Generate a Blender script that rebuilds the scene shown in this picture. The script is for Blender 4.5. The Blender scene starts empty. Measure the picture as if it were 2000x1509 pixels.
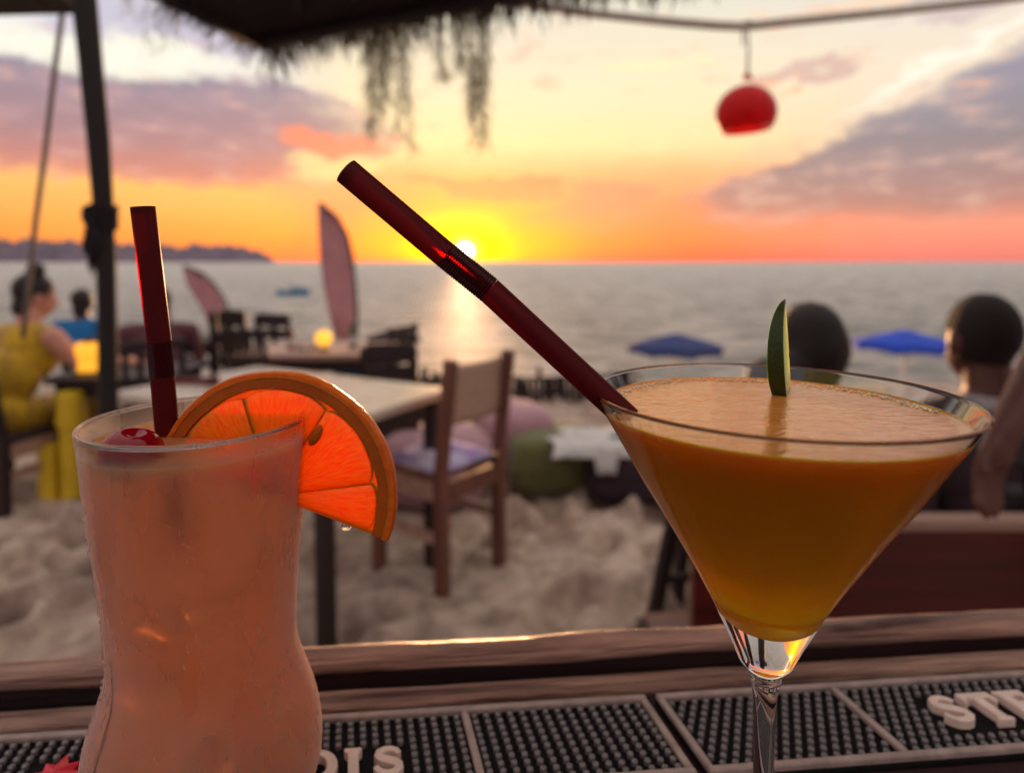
import bpy, bmesh, math, random
import numpy as np
from mathutils import Vector, Matrix, Euler, noise as mnoise
rad = math.radians
random.seed(7)
S = bpy.context.scene
COL = S.collection

# ------------------------------------------------------------------ camera
FPX, CX, CY = 1226.0, 1000.0, 568.0            # in pixels of the 2000 px wide photograph
PITCH = math.atan(57.0 / FPX)
CAMZ = 1.26
cam = bpy.data.cameras.new('camera')
cam_o = bpy.data.objects.new('camera', cam)
COL.objects.link(cam_o)
cam_o.location = (0, 0, CAMZ)
cam_o.rotation_euler = (math.pi / 2 - PITCH, 0, 0)
cam.sensor_width = 36
cam.lens = FPX / 2000 * 36
cam.shift_y = -(754.5 - CY) / 2000
cam.clip_start = 0.01
cam.clip_end = 12000
cam.dof.use_dof = True
cam.dof.focus_distance = 0.203
cam.dof.aperture_fstop = 6.6
S.camera = cam_o
S.view_settings.view_transform = 'Standard'
S.view_settings.look = 'None'
S.view_settings.exposure = 0.45
S.view_settings.gamma = 1.0
S.render.engine = 'CYCLES'
S.cycles.use_denoising = True
try:
    S.cycles.denoiser = 'OPENIMAGEDENOISE'
except Exception:
    pass
S.cycles.max_bounces = 10
S.cycles.transmission_bounces = 10
S.cycles.transparent_max_bounces = 8
S.cycles.diffuse_bounces = 3
S.cycles.glossy_bounces = 3
S.cycles.use_adaptive_sampling = True
S.cycles.adaptive_threshold = 0.03
S.cycles.sample_clamp_indirect = 6.0
S.cycles.sample_clamp_direct = 0.0

# ------------------------------------------------------------------ sun + sky
SUN_AZ, SUN_EL = -4.28, 0.95                    # degrees, azimuth from +Y towards +X
sd = Vector((math.sin(rad(SUN_AZ)) * math.cos(rad(SUN_EL)), math.cos(rad(SUN_AZ)) * math.cos(rad(SUN_EL)), math.sin(rad(SUN_EL))))
sun = bpy.data.lights.new('sun', 'SUN')
sun.energy = 2.6
sun.color = (1.0, 0.52, 0.24)
sun.angle = rad(1.2)
sun_o = bpy.data.objects.new('sun', sun)
COL.objects.link(sun_o)
sun_o.location = sd * 30
sun_o.rotation_euler = sd.to_track_quat('Z', 'Y').to_euler()


def lin(r, g, b, k=1.0):
    def c(v):
        v = v / 255.0
        return (v / 12.92 if v <= 0.04045 else ((v + 0.055) / 1.055) ** 2.4) * k
    return (c(r), c(g), c(b), 1.0)


class G:
    """small expression builder for a node tree"""
    def __init__(self, nt):
        self.nt = nt

    def node(self, t, **kw):
        n = self.nt.nodes.new(t)
        for k, v in kw.items():
            setattr(n, k, v)
        return n

    def put(self, sock, v):
        if hasattr(v, 'is_output') or isinstance(v, bpy.types.NodeSocket):
            self.nt.links.new(v, sock)
        else:
            sock.default_value = v

    def m(self, op, a, b=None, c=None, clamp=False):
        n = self.node('ShaderNodeMath', operation=op, use_clamp=clamp)
        self.put(n.inputs[0], a)
        if b is not None:
            self.put(n.inputs[1], b)
        if c is not None:
            self.put(n.inputs[2], c)
        return n.outputs[0]

    def add(self, a, b): return self.m('ADD', a, b)
    def sub(self, a, b): return self.m('SUBTRACT', a, b)
    def mul(self, a, b): return self.m('MULTIPLY', a, b)

    def ss(self, x, lo, hi, a=0.0, b=1.0):
        n = self.node('ShaderNodeMapRange', interpolation_type='SMOOTHSTEP')
        self.put(n.inputs[0], x)
        if lo <= hi:
            n.inputs[1].default_value = lo; n.inputs[2].default_value = hi
            n.inputs[3].default_value = a; n.inputs[4].default_value = b
        else:
            n.inputs[1].default_value = hi; n.inputs[2].default_value = lo
            n.inputs[3].default_value = b; n.inputs[4].default_value = a
        return n.outputs[0]

    def mix(self, f, a, b, mode='MIX'):
        n = self.node('ShaderNodeMix', data_type='RGBA', blend_type=mode)
        self.put(n.inputs[0], f)
        self.put(n.inputs[6], a)
        self.put(n.inputs[7], b)
        return n.outputs[2]

    def ramp(self, x, stops, interp='LINEAR'):
        n = self.node('ShaderNodeValToRGB')
        n.color_ramp.interpolation = interp
        el = n.color_ramp.elements
        while len(el) < len(stops):
            el.new(0.5)
        for e, (p, c) in zip(el, stops):
            e.position = p
            e.color = c
        self.put(n.inputs[0], x)
        return n.outputs[0]

    def noise(self, vec, scale, detail=3, rough=0.5, out=0, dist=0.0):
        n = self.node('ShaderNodeTexNoise')
        if vec is not None:
            self.put(n.inputs['Vector'], vec)
        n.inputs['Scale'].default_value = scale
        n.inputs['Detail'].default_value = detail
        n.inputs['Roughness'].default_value = rough
        n.inputs['Distortion'].default_value = dist
        return n.outputs[out]

    def mapping(self, vec, scale=(1, 1, 1), loc=(0, 0, 0)):
        n = self.node('ShaderNodeMapping')
        self.put(n.inputs[0], vec)
        n.inputs['Scale'].default_value = scale
        n.inputs['Location'].default_value = loc
        return n.outputs[0]


world = bpy.data.worlds.new('World')
S.world = world
world.use_nodes = True
wnt = world.node_tree
wnt.nodes.clear()
g = G(wnt)
tc = g.node('ShaderNodeTexCoord')
d = tc.outputs['Generated']
sep = g.node('ShaderNodeSeparateXYZ')
wnt.links.new(d, sep.inputs[0])
X, Y, Z = sep.outputs
DEG = 180 / math.pi
az = g.mul(g.m('ARCTAN2', X, Y), DEG)
el = g.mul(g.m('ARCSINE', Z), DEG)
dv = g.mapping(d, (1, 1, 2.6))
n1 = g.sub(g.noise(dv, 6.5, 6, 0.70), 0.5)
n2 = g.sub(g.noise(g.mapping(d, (1, 1, 2.6), (3.1, 1.7, 0.4)), 6.5, 6, 0.70), 0.5)
n3 = g.noise(g.mapping(d, (1, 1, 4.0), (7.7, 2.0, 1.0)), 3.0, 3, 0.6)
n5 = g.noise(g.mapping(d, (1, 1, 3.2), (1.9, 5.3, 2.2)), 15.0, 5, 0.62)
n5c = g.sub(n5, 0.5)
azw = g.add(az, g.mul(n1, 16.0))
elw = g.add(el, g.mul(n2, 7.0))
elw2 = g.add(el, g.mul(n2, 2.5))
els = g.m('DIVIDE', g.m('MAXIMUM', elw2, 0.0), 90.0)
# sky towards the sun
front = g.ramp(els, [(0.0, lin(250, 100, 84)), (0.022, lin(255, 112, 84)), (0.055, lin(255, 126, 92)), (0.088, lin(255, 172, 112)),
                     (0.115, lin(252, 222, 158)), (0.165, lin(248, 228, 186)), (0.24, lin(230, 222, 202)), (0.36, lin(236, 228, 216)), (0.6, lin(240, 228, 218)), (1.0, lin(236, 226, 220))])
leftc = g.ramp(els, [(0.0, lin(255, 126, 76)), (0.03, lin(255, 150, 72)), (0.065, lin(255, 178, 88)), (0.085, lin(240, 152, 124)), (0.12, lin(205, 168, 176)),
                     (0.17, lin(196, 186, 204)), (0.25, lin(204, 202, 216)), (0.6, lin(240, 228, 218)), (1.0, lin(236, 226, 220))])
rightc = g.ramp(els, [(0.0, lin(235, 128, 120)), (0.03, lin(240, 140, 126)), (0.06, lin(226, 158, 148)), (0.10, lin(236, 196, 168)), (0.16, lin(244, 222, 196)),
                      (0.24, lin(230, 222, 214)), (0.6, lin(240, 228, 218)), (1.0, lin(236, 226, 220))])
back = g.ramp(els, [(0.0, lin(146, 128, 142)), (0.1, lin(160, 140, 152)), (0.3, lin(214, 198, 198)), (1.0, lin(236, 226, 220))])
sky = g.mix(g.ss(azw, -13, -24), front, leftc)
sky = g.mix(g.ss(azw, 14, 34), sky, rightc)
sky = g.mix(g.ss(Y, 0.45, -0.35), sky, back)


def blob(a0, e0, ra, re, hard=0.5, wx=azw, wy=elw):
    qa = g.m('POWER', g.m('DIVIDE', g.sub(wx, a0), ra), 2.0)
    qe = g.m('POWER', g.m('DIVIDE', g.sub(wy, e0), re), 2.0)
    q = g.add(qa, qe)
    return g.ss(q, 1.35, hard)


# glow round the sun (real sky brightness, fan of yellow)
da = g.sub(az, SUN_AZ)
de = g.sub(el, SUN_EL)
dist = g.m('SQRT', g.add(g.m('POWER', g.mul(g.add(da, g.mul(n1, 7.0)), 0.62), 2.0), g.m('POWER', g.add(g.mul(de, 0.9), g.mul(n2, 2.5)), 2.0)))
sky = g.mix(g.ss(dist, 8.0, 2.2, 0.0, 0.78), sky, lin(255, 176, 56))
sky = g.mix(g.ss(dist, 4.2, 1.1, 0.0, 1.0), sky, lin(255, 236, 26))
# big violet bank, left
mL = blob(-30, 10.8, 19, 4.6, 0.55)
mL = g.mul(mL, g.ss(g.add(mL, g.mul(n5c, 1.6)), 0.15, 0.55))
cL = g.ramp(g.m('DIVIDE', g.sub(elw2, 6.0), 10.0), [(0.0, lin(206, 104, 98)), (0.35, lin(160, 106, 118)), (0.8, lin(132, 116, 136)), (1.0, lin(140, 128, 150))])
cL = g.mix(g.ss(n5, 0.42, 0.72, 0.0, 0.55), cL, lin(198, 152, 158))
sky = g.mix(g.mul(mL, 0.92), sky, cL)
# bright cream edges over it
mW = blob(-33, 15.6, 16, 1.5, 0.15, wy=elw)
sky = g.mix(g.mul(mW, 0.85), sky, lin(255, 250, 228))
mW2 = blob(-40, 18.5, 6, 2.2, 0.2)
sky = g.mix(g.mul(mW2, 0.7), sky, lin(255, 252, 240))
# violet wedge, right
topl = g.add(5.2, g.mul(g.sub(azw, 13.0), 0.40))
mR = g.mul(g.ss(g.sub(topl, g.add(elw, g.mul(n1, 5.0))), -0.4, 1.6), g.mul(g.ss(elw2, 1.8, 4.6), g.ss(azw, 12, 20)))
mR = g.mul(mR, g.ss(Y, 0.1, 0.45))
mR = g.mul(mR, g.ss(g.add(mR, g.mul(n5c, 1.8)), 0.12, 0.5))
cR = g.ramp(g.m('DIVIDE', g.sub(elw2, 2.0), 12.0), [(0.0, lin(214, 116, 108)), (0.25, lin(162, 110, 118)), (0.6, lin(126, 110, 126)), (1.0, lin(136, 130, 152))])
cR = g.mix(g.ss(n5, 0.44, 0.72, 0.0, 0.60), cR, lin(206, 168, 162))
sky = g.mix(g.mul(mR, 0.93), sky, cR)
mRw = g.mul(g.ss(g.m('ABSOLUTE', g.sub(g.add(topl, 0.9), elw)), 1.0, 0.1), g.mul(g.ss(azw, 24, 34), g.ss(Y, 0.1, 0.45)))
sky = g.mix(g.mul(mRw, 0.75), sky, lin(255, 250, 232))
# small coral and pink clouds
for (a0, e0, ra, re, k, c) in [(-15.5, 10.3, 4.2, 1.2, 0.85, lin(255, 122, 84)), (-2.0, 7.0, 8.0, 0.85, 0.85, lin(255, 118, 92)), (8.0, 4.8, 5.0, 1.7, 0.8, lin(252, 124, 104)),
                               (-16, 8.4, 4.5, 1.0, 0.8, lin(255, 216, 140)), (1.6, 18.6, 1.1, 0.9, 0.6, lin(250, 186, 160)), (3.4, 15.4, 1.6, 0.7, 0.55, lin(250, 188, 160)),
                               (24.8, 15.0, 3.0, 0.75, 0.7, lin(206, 156, 150)), (22.5, 14.6, 2.0, 0.5, 0.6, lin(255, 176, 130)), (27, 19.3, 6.0, 0.5, 0.6, lin(255, 205, 160)),
                               (34, 18.2, 4.5, 0.9, 0.55, lin(196, 166, 170)), (14, 16.8, 7.0, 0.6, 0.5, lin(255, 244, 178)), (-20, 6.6, 9.0, 0.6, 0.45, lin(250, 150, 96))]:
    sky = g.mix(g.mul(blob(a0, e0, ra, re, 0.25), k), sky, c)
st_ = g.mul(g.ss(n5, 0.56, 0.74), g.mul(g.ss(el, 3.0, 7.0), g.ss(Y, 0.2, 0.6)))
sky = g.mix(g.mul(st_, 0.5), sky, lin(246, 176, 140))
# broken high cloud over the whole dome
hi = g.mul(g.ss(n3, 0.5, 0.72), g.ss(el, 15, 26))
sky = g.mix(g.mul(hi, 0.40), sky, lin(222, 210, 206))
# below the horizon (hidden by sea and sand)
sky = g.mix(g.ss(el, -0.3, -3.0), sky, lin(120, 112, 112))
# the sun itself
dsun = g.m('SQRT', g.add(g.m('POWER', da, 2.0), g.m('POWER', de, 2.0)))
core = g.ss(dsun, 0.80, 0.56)
halo = g.ss(dsun, 2.0, 0.6, 0.0, 0.6)
sky = g.mix(halo, sky, lin(255, 246, 150))
sunc = g.mix(core, (0, 0, 0, 1), (9.0, 7.4, 4.6, 1))
sky = g.mix(1.0, sky, sunc, 'ADD')
nis = g.node('ShaderNodeTexSky')
nis.sky_type = 'NISHITA'
nis.sun_disc = False
nis.sun_elevation = rad(SUN_EL)
nis.sun_rotation = rad(SUN_AZ)
bg = g.node('ShaderNodeBackground')
bg.inputs['Strength'].default_value = 0.745
bg2 = g.node('ShaderNodeBackground')
bg2.inputs['Strength'].default_value = 0.05
wnt.links.new(sky, bg.inputs[0])
wnt.links.new(nis.outputs[0], bg2.inputs[0])
ad = g.node('ShaderNodeAddShader')
wnt.links.new(bg.outputs[0], ad.inputs[0])
wnt.links.new(bg2.outputs[0], ad.inputs[1])
wo = g.node('ShaderNodeOutputWorld')
wnt.links.new(ad.outputs[0], wo.inputs[0])
world.cycles.sampling_method = 'MANUAL'
world.cycles.sample_map_resolution = 1024


# ------------------------------------------------------------------ helpers
def ray(px, py):
    f = Vector((0, math.cos(PITCH), -math.sin(PITCH)))
    u = Vector((0, math.sin(PITCH), math.cos(PITCH)))
    return f + Vector((1, 0, 0)) * ((px - CX) / FPX) + u * ((CY - py) / FPX)


def at(px, py, depth):
    """point on the sight line of a photo pixel at distance `depth` along +Y (used once, to survey where things stand)"""
    r = ray(px, py)
    return Vector((0, 0, CAMZ)) + r * (depth / r.y)


def atz(px, py, z):
    r = ray(px, py)
    return Vector((0, 0, CAMZ)) + r * ((z - CAMZ) / r.z)


def proj(p):
    q = Vector(p) - Vector((0, 0, CAMZ))
    f = Vector((0, math.cos(PITCH), -math.sin(PITCH)))
    u = Vector((0, math.sin(PITCH), math.cos(PITCH)))
    w = q.dot(f)
    return CX + FPX * q.x / w, CY - FPX * q.dot(u) / w


def tag(o, label=None, cat=None, group=None, kind=None):
    if label: o['label'] = label
    if cat: o['category'] = cat
    if group: o['group'] = group
    if kind: o['kind'] = kind
    return o


def thing(name, label, cat, loc=(0, 0, 0), rotz=0.0, group=None):
    o = bpy.data.objects.new(name, None)
    o.empty_display_size = 0.1
    COL.objects.link(o)
    o.location = loc
    o.rotation_euler = (0, 0, rotz)
    return tag(o, label, cat, group)


def link(name, me, m, parent=None, loc=None, smooth=False, autos=None):
    o = bpy.data.objects.new(name, me)
    COL.objects.link(o)
    if m is not None:
        ms = m if isinstance(m, (list, tuple)) else [m]
        if not me.materials:
            for q in ms:
                me.materials.append(q)
    if smooth:
        me.polygons.foreach_set('use_smooth', [True] * len(me.polygons))
        if autos:
            me.set_sharp_from_angle(angle=rad(autos))
    if parent is not None:
        o.parent = parent
    if loc is not None:
        o.location = loc
    return o


class MB:
    def __init__(self):
        self.v = []
        self.f = []

    def quad_grid(self, pts, nu, nv, cu=False, cv=False):
        b = len(self.v)
        self.v += [tuple(p) for p in pts]
        for i in range(nu - (0 if cu else 1)):
            for j in range(nv - (0 if cv else 1)):
                i2, j2 = (i + 1) % nu, (j + 1) % nv
                self.f.append((b + i * nv + j, b + i2 * nv + j, b + i2 * nv + j2, b + i * nv + j2))
        return b

    def box(self, c, s, rot=None, taper=1.0):
        """centre, full size; optional rotation matrix; taper scales the top"""
        b = len(self.v)
        for z in (-0.5, 0.5):
            k = taper if z > 0 else 1.0
            for x, y in ((-0.5, -0.5), (0.5, -0.5), (0.5, 0.5), (-0.5, 0.5)):
                p = Vector((x * s[0] * k, y * s[1] * k, z * s[2]))
                if rot is not None:
                    p = rot @ p
                self.v.append(tuple(p + Vector(c)))
        for q in ((0, 3, 2, 1), (4, 5, 6, 7), (0, 1, 5, 4), (1, 2, 6, 5), (2, 3, 7, 6), (3, 0, 4, 7)):
            self.f.append(tuple(b + k for k in q))
        return self

    def beam(self, p0, p1, w, h, up=(0, 0, 1)):
        p0, p1 = Vector(p0), Vector(p1)
        t = (p1 - p0)
        L = t.length
        t.normalize()
        upv = Vector(up)
        if abs(t.dot(upv)) > 0.98:
            upv = Vector((0, 1, 0))
        s = t.cross(upv).normalized()
        n = s.cross(t)
        m = Matrix((s, t, n)).transposed()
        return self.box((p0 + p1) / 2, (w, L, h), m)

    def tube(self, pts, r, n=10, caps=True):
        pts = [Vector(p) for p in pts]
        rr = r if isinstance(r, (list, tuple)) else [r] * len(pts)
        t0 = (pts[1] - pts[0]).normalized()
        a = Vector((0, 0, 1)) if abs(t0.z) < 0.9 else Vector((1, 0, 0))
        s = t0.cross(a).normalized()
        b = len(self.v)
        for i, p in enumerate(pts):
            if i == 0: t = t0
            elif i == len(pts) - 1: t = (pts[i] - pts[i - 1]).normalized()
            else: t = (pts[i + 1] - pts[i - 1]).normalized()
            s = (s - t * s.dot(t)).normalized()
            q = t.cross(s)
            for k in range(n):
                an = 2 * math.pi * k / n
                self.v.append(tuple(p + (s * math.cos(an) + q * math.sin(an)) * rr[i]))
        for i in range(len(pts) - 1):
            for k in range(n):
                k2 = (k + 1) % n
                self.f.append((b + i * n + k, b + i * n + k2, b + (i + 1) * n + k2, b + (i + 1) * n + k))
        if caps:
            self.f.append(tuple(b + k for k in reversed(range(n))))
            self.f.append(tuple(b + (len(pts) - 1) * n + k for k in range(n)))
        return self

    def lathe(self, prof, n=48, c=(0, 0, 0)):
        """prof: (r, z) list; r==0 ends become poles"""
        rings = []
        for r, z in prof:
            if r <= 1e-7:
                self.v.append((c[0], c[1], c[2] + z))
                rings.append([len(self.v) - 1])
            else:
                b = len(self.v)
                for k in range(n):
                    a = 2 * math.pi * k / n
                    self.v.append((c[0] + r * math.cos(a), c[1] + r * math.sin(a), c[2] + z))
                rings.append(list(range(b, b + n)))
        for A, B in zip(rings, rings[1:]):
            for k in range(n):
                k2 = (k + 1) % n
                if len(A) == 1 and len(B) == 1: continue
                if len(A) == 1: self.f.append((A[0], B[k2], B[k]))
                elif len(B) == 1: self.f.append((A[k], A[k2], B[0]))
                else: self.f.append((A[k], A[k2], B[k2], B[k]))
        return self

    def ellipsoid(self, c, r, rot=None, nu=16, nv=10):
        b = len(self.v)
        c = Vector(c)
        self.v.append(tuple(c + (rot @ Vector((0, 0, -r[2])) if rot else Vector((0, 0, -r[2])))))
        for j in range(1, nv):
            ph = -math.pi / 2 + math.pi * j / nv
            for k in range(nu):
                a = 2 * math.pi * k / nu
                p = Vector((r[0] * math.cos(ph) * math.cos(a), r[1] * math.cos(ph) * math.sin(a), r[2] * math.sin(ph)))
                self.v.append(tuple(c + (rot @ p if rot else p)))
        p = Vector((0, 0, r[2]))
        self.v.append(tuple(c + (rot @ p if rot else p)))
        T = len(self.v) - 1
        for k in range(nu):
            k2 = (k + 1) % nu
            self.f.append((b, b + 1 + k2, b + 1 + k))
            for j in range(nv - 2):
                q = b + 1 + j * nu
                self.f.append((q + k, q + k2, q + nu + k2, q + nu + k))
            q = b + 1 + (nv - 2) * nu
            self.f.append((q + k, q + k2, T))
        return self

    def poly(self, outline, z0, z1):
        """extruded closed outline (x, y)"""
        n = len(outline)
        b = len(self.v)
        self.v += [(x, y, z0) for x, y in outline] + [(x, y, z1) for x, y in outline]
        self.f.append(tuple(b + k for k in reversed(range(n))))
        self.f.append(tuple(b + n + k for k in range(n)))
        for k in range(n):
            k2 = (k + 1) % n
            self.f.append((b + k, b + k2, b + n + k2, b + n + k))
        return self

    def mesh(self, name, fix=True):
        me = bpy.data.meshes.new(name)
        me.from_pydata(self.v, [], self.f)
        if fix:
            bm = bmesh.new()
            bm.from_mesh(me)
            bmesh.ops.recalc_face_normals(bm, faces=bm.faces)
            bm.to_mesh(me)
            bm.free()
        me.update()
        return me

    def build(self, name, m, parent=None, smooth=False, autos=None, bevel=0.0, recenter=False, fix=True, seg=2):
        loc = None
        if recenter:
            a = np.array(self.v)
            lo, hi = a.min(0), a.max(0)
            c = np.array([(lo[0] + hi[0]) / 2, (lo[1] + hi[1]) / 2, lo[2]])
            self.v = [tuple(p) for p in (a - c)]
            loc = tuple(c)
        o = link(name, self.mesh(name, fix), m, parent, loc, smooth, autos)
        if bevel > 0:
            md = o.modifiers.new('edge', 'BEVEL')
            md.width = bevel
            md.segments = seg
            md.limit_method = 'ANGLE'
            md.angle_limit = rad(40)
        return o


# ------------------------------------------------------------------ materials
MATS = {}


def pm(name, col, rough=0.6, var=0.25, scale=8.0, stretch=(1, 1, 1), bump=0.0, bscale=None, metal=0.0, spec=0.5, col2=None, coat=0.0, sss=0.0, srad=(1, 0.4, 0.1), sscale=0.01, sheen=0.0, coord='Object', detail=4):
    """procedural principled material: two-tone noise, optional bump"""
    if name in MATS:
        return MATS[name]
    m = bpy.data.materials.new(name)
    m.use_nodes = True
    q = G(m.node_tree)
    b = m.node_tree.nodes['Principled BSDF']
    t = q.node('ShaderNodeTexCoord')
    v = q.mapping(t.outputs[coord], stretch)
    nz = q.noise(v, scale, detail, 0.6)
    c = tuple(col[:3])
    c2 = tuple(col2[:3]) if col2 else tuple(x * (1 - var) for x in c)
    c1 = c if col2 else tuple(min(1, x * (1 + var)) for x in c)
    cr = q.ramp(nz, [(0.3, (*c2, 1)), (0.7, (*c1, 1))])
    m.node_tree.links.new(cr, b.inputs['Base Color'])
    rr = q.ss(nz, 0.2, 0.8, max(0.02, rough * 0.82), min(1, rough * 1.15))
    m.node_tree.links.new(rr, b.inputs['Roughness'])
    b.inputs['Metallic'].default_value = metal
    b.inputs['Specular IOR Level'].default_value = spec
    b.inputs['Coat Weight'].default_value = coat
    if sheen:
        b.inputs['Sheen Weight'].default_value = sheen
    if sss:
        b.inputs['Subsurface Weight'].default_value = sss
        b.inputs['Subsurface Radius'].default_value = srad
        b.inputs['Subsurface Scale'].default_value = sscale
    if bump:
        bn = q.node('ShaderNodeBump')
        bn.inputs['Strength'].default_value = min(1.0, bump)
        bn.inputs['Distance'].default_value = 0.01
        n2_ = q.noise(v, bscale or scale * 3, 5, 0.6)
        m.node_tree.links.new(n2_, bn.inputs['Height'])
        m.node_tree.links.new(bn.outputs[0], b.inputs['Normal'])
    MATS[name] = m
    return m


def wood(name, c, c2, rough=0.55, axis='X', scale=14.0, bump=0.35):
    st = {'X': (0.12, 1.6, 1.6), 'Y': (1.6, 0.12, 1.6), 'Z': (1.6, 1.6, 0.12)}[axis]
    return pm(name, c, rough, scale=scale, stretch=st, bump=bump, bscale=scale * 2.5, col2=c2, detail=6)


def glassmat(name, col=(0.98, 0.99, 0.985), rough=0.0, ior=1.45, bump=0.0, bscale=300, frost=None):
    m = bpy.data.materials.new(name)
    m.use_nodes = True
    nt = m.node_tree
    nt.nodes.clear()
    q = G(nt)
    out = q.node('ShaderNodeOutputMaterial')
    gl = q.node('ShaderNodeBsdfGlass')
    gl.inputs['Color'].default_value = (*col, 1)
    gl.inputs['IOR'].default_value = ior
    gl.inputs['Roughness'].default_value = rough
    t = q.node('ShaderNodeTexCoord')
    if frost:
        nz = q.noise(q.mapping(t.outputs['Object'], (1, 1, 0.35)), frost[0], 4, 0.6)
        nt.links.new(q.ss(nz, 0.35, 0.65, frost[1], frost[2]), gl.inputs['Roughness'])
    if bump:
        bn = q.node('ShaderNodeBump')
        bn.inputs['Strength'].default_value = bump
        bn.inputs['Distance'].default_value = 0.0006
        nt.links.new(q.noise(t.outputs['Object'], bscale, 3, 0.6), bn.inputs['Height'])
        nt.links.new(bn.outputs[0], gl.inputs['Normal'])
    nt.links.new(gl.outputs[0], out.inputs[0])
    return m


def sssmat(name, col, radius, scale, rough=0.3, spec=0.4, col2=None, nscale=40.0, stretch=(1, 1, 1), bump=0.0, bscale=200, ior=1.33, bdist=0.001, diff=0.0):
    m = bpy.data.materials.new(name)
    m.use_nodes = True
    nt = m.node_tree
    q = G(nt)
    b = nt.nodes['Principled BSDF']
    t = q.node('ShaderNodeTexCoord')
    v = q.mapping(t.outputs['Object'], stretch)
    if col2:
        nz = q.noise(v, nscale, 4, 0.6)
        nt.links.new(q.ramp(nz, [(0.35, (*col[:3], 1)), (0.68, (*col2[:3], 1))]), b.inputs['Base Color'])
    else:
        b.inputs['Base Color'].default_value = (*col[:3], 1)
    b.inputs['Roughness'].default_value = rough
    b.inputs['Specular IOR Level'].default_value = spec
    b.inputs['IOR'].default_value = ior
    b.inputs['Subsurface Weight'].default_value = 1.0 - diff
    b.inputs['Subsurface Radius'].default_value = radius
    b.inputs['Subsurface Scale'].default_value = scale
    if bump:
        bn = q.node('ShaderNodeBump')
        bn.inputs['Strength'].default_value = bump
        bn.inputs['Distance'].default_value = bdist
        nt.links.new(q.noise(v, bscale, 3, 0.55), bn.inputs['Height'])
        nt.links.new(bn.outputs[0], b.inputs['Normal'])
    return m


M = {}
M['sand'] = pm('sand', lin(212, 190, 170), 0.95, scale=9.0, col2=lin(132, 110, 98), bump=0.5, bscale=60, detail=8, spec=0.15)
M['bar_wood'] = wood('bar_wood', lin(206, 160, 136), lin(84, 54, 46), 0.34, 'X', 75, 0.7)
M['bar_dark'] = wood('bar_dark', lin(74, 26, 20), lin(36, 12, 11), 0.35, 'X', 50, 0.3)
M['counter'] = wood('counter_wood', lin(58, 20, 16), lin(26, 9, 9), 0.85, 'X', 50, 0.3)
M['dark_wood'] = wood('dark_wood', lin(50, 32, 31), lin(25, 16, 17), 0.6, 'Z', 12)
M['black_wood'] = wood('black_wood', lin(38, 26, 24), lin(18, 12, 12), 0.8, 'Z', 12)
M['red_wood'] = wood('red_wood', lin(104, 26, 22), lin(62, 12, 12), 0.4, 'X', 10)
M['brown_wood'] = wood('brown_wood', lin(142, 90, 70), lin(84, 46, 38), 0.55, 'Z', 14)
M['pale_wood'] = wood('pale_wood', lin(196, 160, 140), lin(150, 112, 96), 0.55, 'X', 14)
M['rubber'] = pm('rubber', (0.006, 0.005, 0.005), 0.8, 0.3, 200, bump=0.2, bscale=900, spec=0.15)
M['nub'] = pm('nub_rubber', (0.13, 0.115, 0.11), 0.22, 0.35, 300, spec=1.0)
M['matframe'] = pm('mat_border', lin(160, 140, 130), 0.42, 0.25, 120, bump=0.2, bscale=500)
M['letter'] = pm('mat_lettering', lin(228, 202, 186), 0.4, 0.14, 90, bump=0.15, bscale=600)
M['redstar'] = pm('mat_red', lin(214, 30, 52), 0.4, 0.12, 150)
M['black'] = pm('black_plastic', (0.012, 0.012, 0.013), 0.4, 0.3, 30)
M['rope'] = pm('rope_fibre', lin(120, 108, 98), 0.9, 0.25, 60, bump=0.4)
M['greyrope'] = pm('pale_cable', lin(206, 200, 186), 0.7, 0.15, 40)
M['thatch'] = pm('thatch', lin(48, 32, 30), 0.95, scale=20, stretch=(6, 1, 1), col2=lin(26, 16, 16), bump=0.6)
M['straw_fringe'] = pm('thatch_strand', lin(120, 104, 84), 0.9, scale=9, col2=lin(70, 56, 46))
M['canvas'] = pm('canvas', lin(190, 160, 136), 0.85, 0.12, 40, bump=0.3, bscale=400)
M['marble'] = pm('white_tabletop', lin(214, 200, 182), 0.28, scale=5, col2=lin(176, 160, 144), detail=8)
M['purple'] = pm('purple_cloth', lin(150, 100, 190), 0.9, scale=9, col2=lin(206, 208, 226), sheen=0.3)
M['skin'] = pm('skin', lin(206, 146, 122), 0.5, 0.08, 20, sss=0.15, sscale=0.01)
M['skin_tan'] = pm('skin_tan', lin(100, 60, 47), 0.48, 0.08, 20, sss=0.15, sscale=0.01)
M['skin_dark'] = pm('skin_dark', lin(104, 62, 52), 0.48, 0.08, 20, sss=0.1, sscale=0.01)
M['hair'] = pm('dark_hair', lin(34, 22, 20), 0.5, 0.4, 60, stretch=(3, 3, 0.4), bump=0.5)
M['stubble'] = pm('cropped_hair', lin(36, 22, 20), 0.8, 0.5, 160, bump=0.5, bscale=700)
M['yellow_cloth'] = pm('yellow_cloth', lin(222, 178, 20), 0.85, scale=10, col2=lin(150, 110, 8), sheen=0.2)
M['blue_cloth'] = pm('blue_cloth', lin(20, 110, 170), 0.85, 0.2, 12)
M['maroon_cloth'] = pm('maroon_cloth', lin(96, 58, 66), 0.9, 0.2, 12)
M['grey_cloth'] = pm('grey_cloth', lin(78, 60, 66), 0.9, 0.3, 12, bump=0.5, bscale=9)
M['collar'] = pm('pale_collar', lin(176, 166, 166), 0.9, 0.1, 12)
M['dark_cloth'] = pm('dark_cloth', lin(30, 20, 24), 0.9, 0.3, 12, bump=0.5, bscale=9)
M['parasol_blue'] = pm('blue_canvas', lin(24, 70, 190), 0.8, 0.2, 3)
M['parasol_navy'] = pm('navy_canvas', lin(40, 56, 110), 0.8, 0.2, 3)
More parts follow.
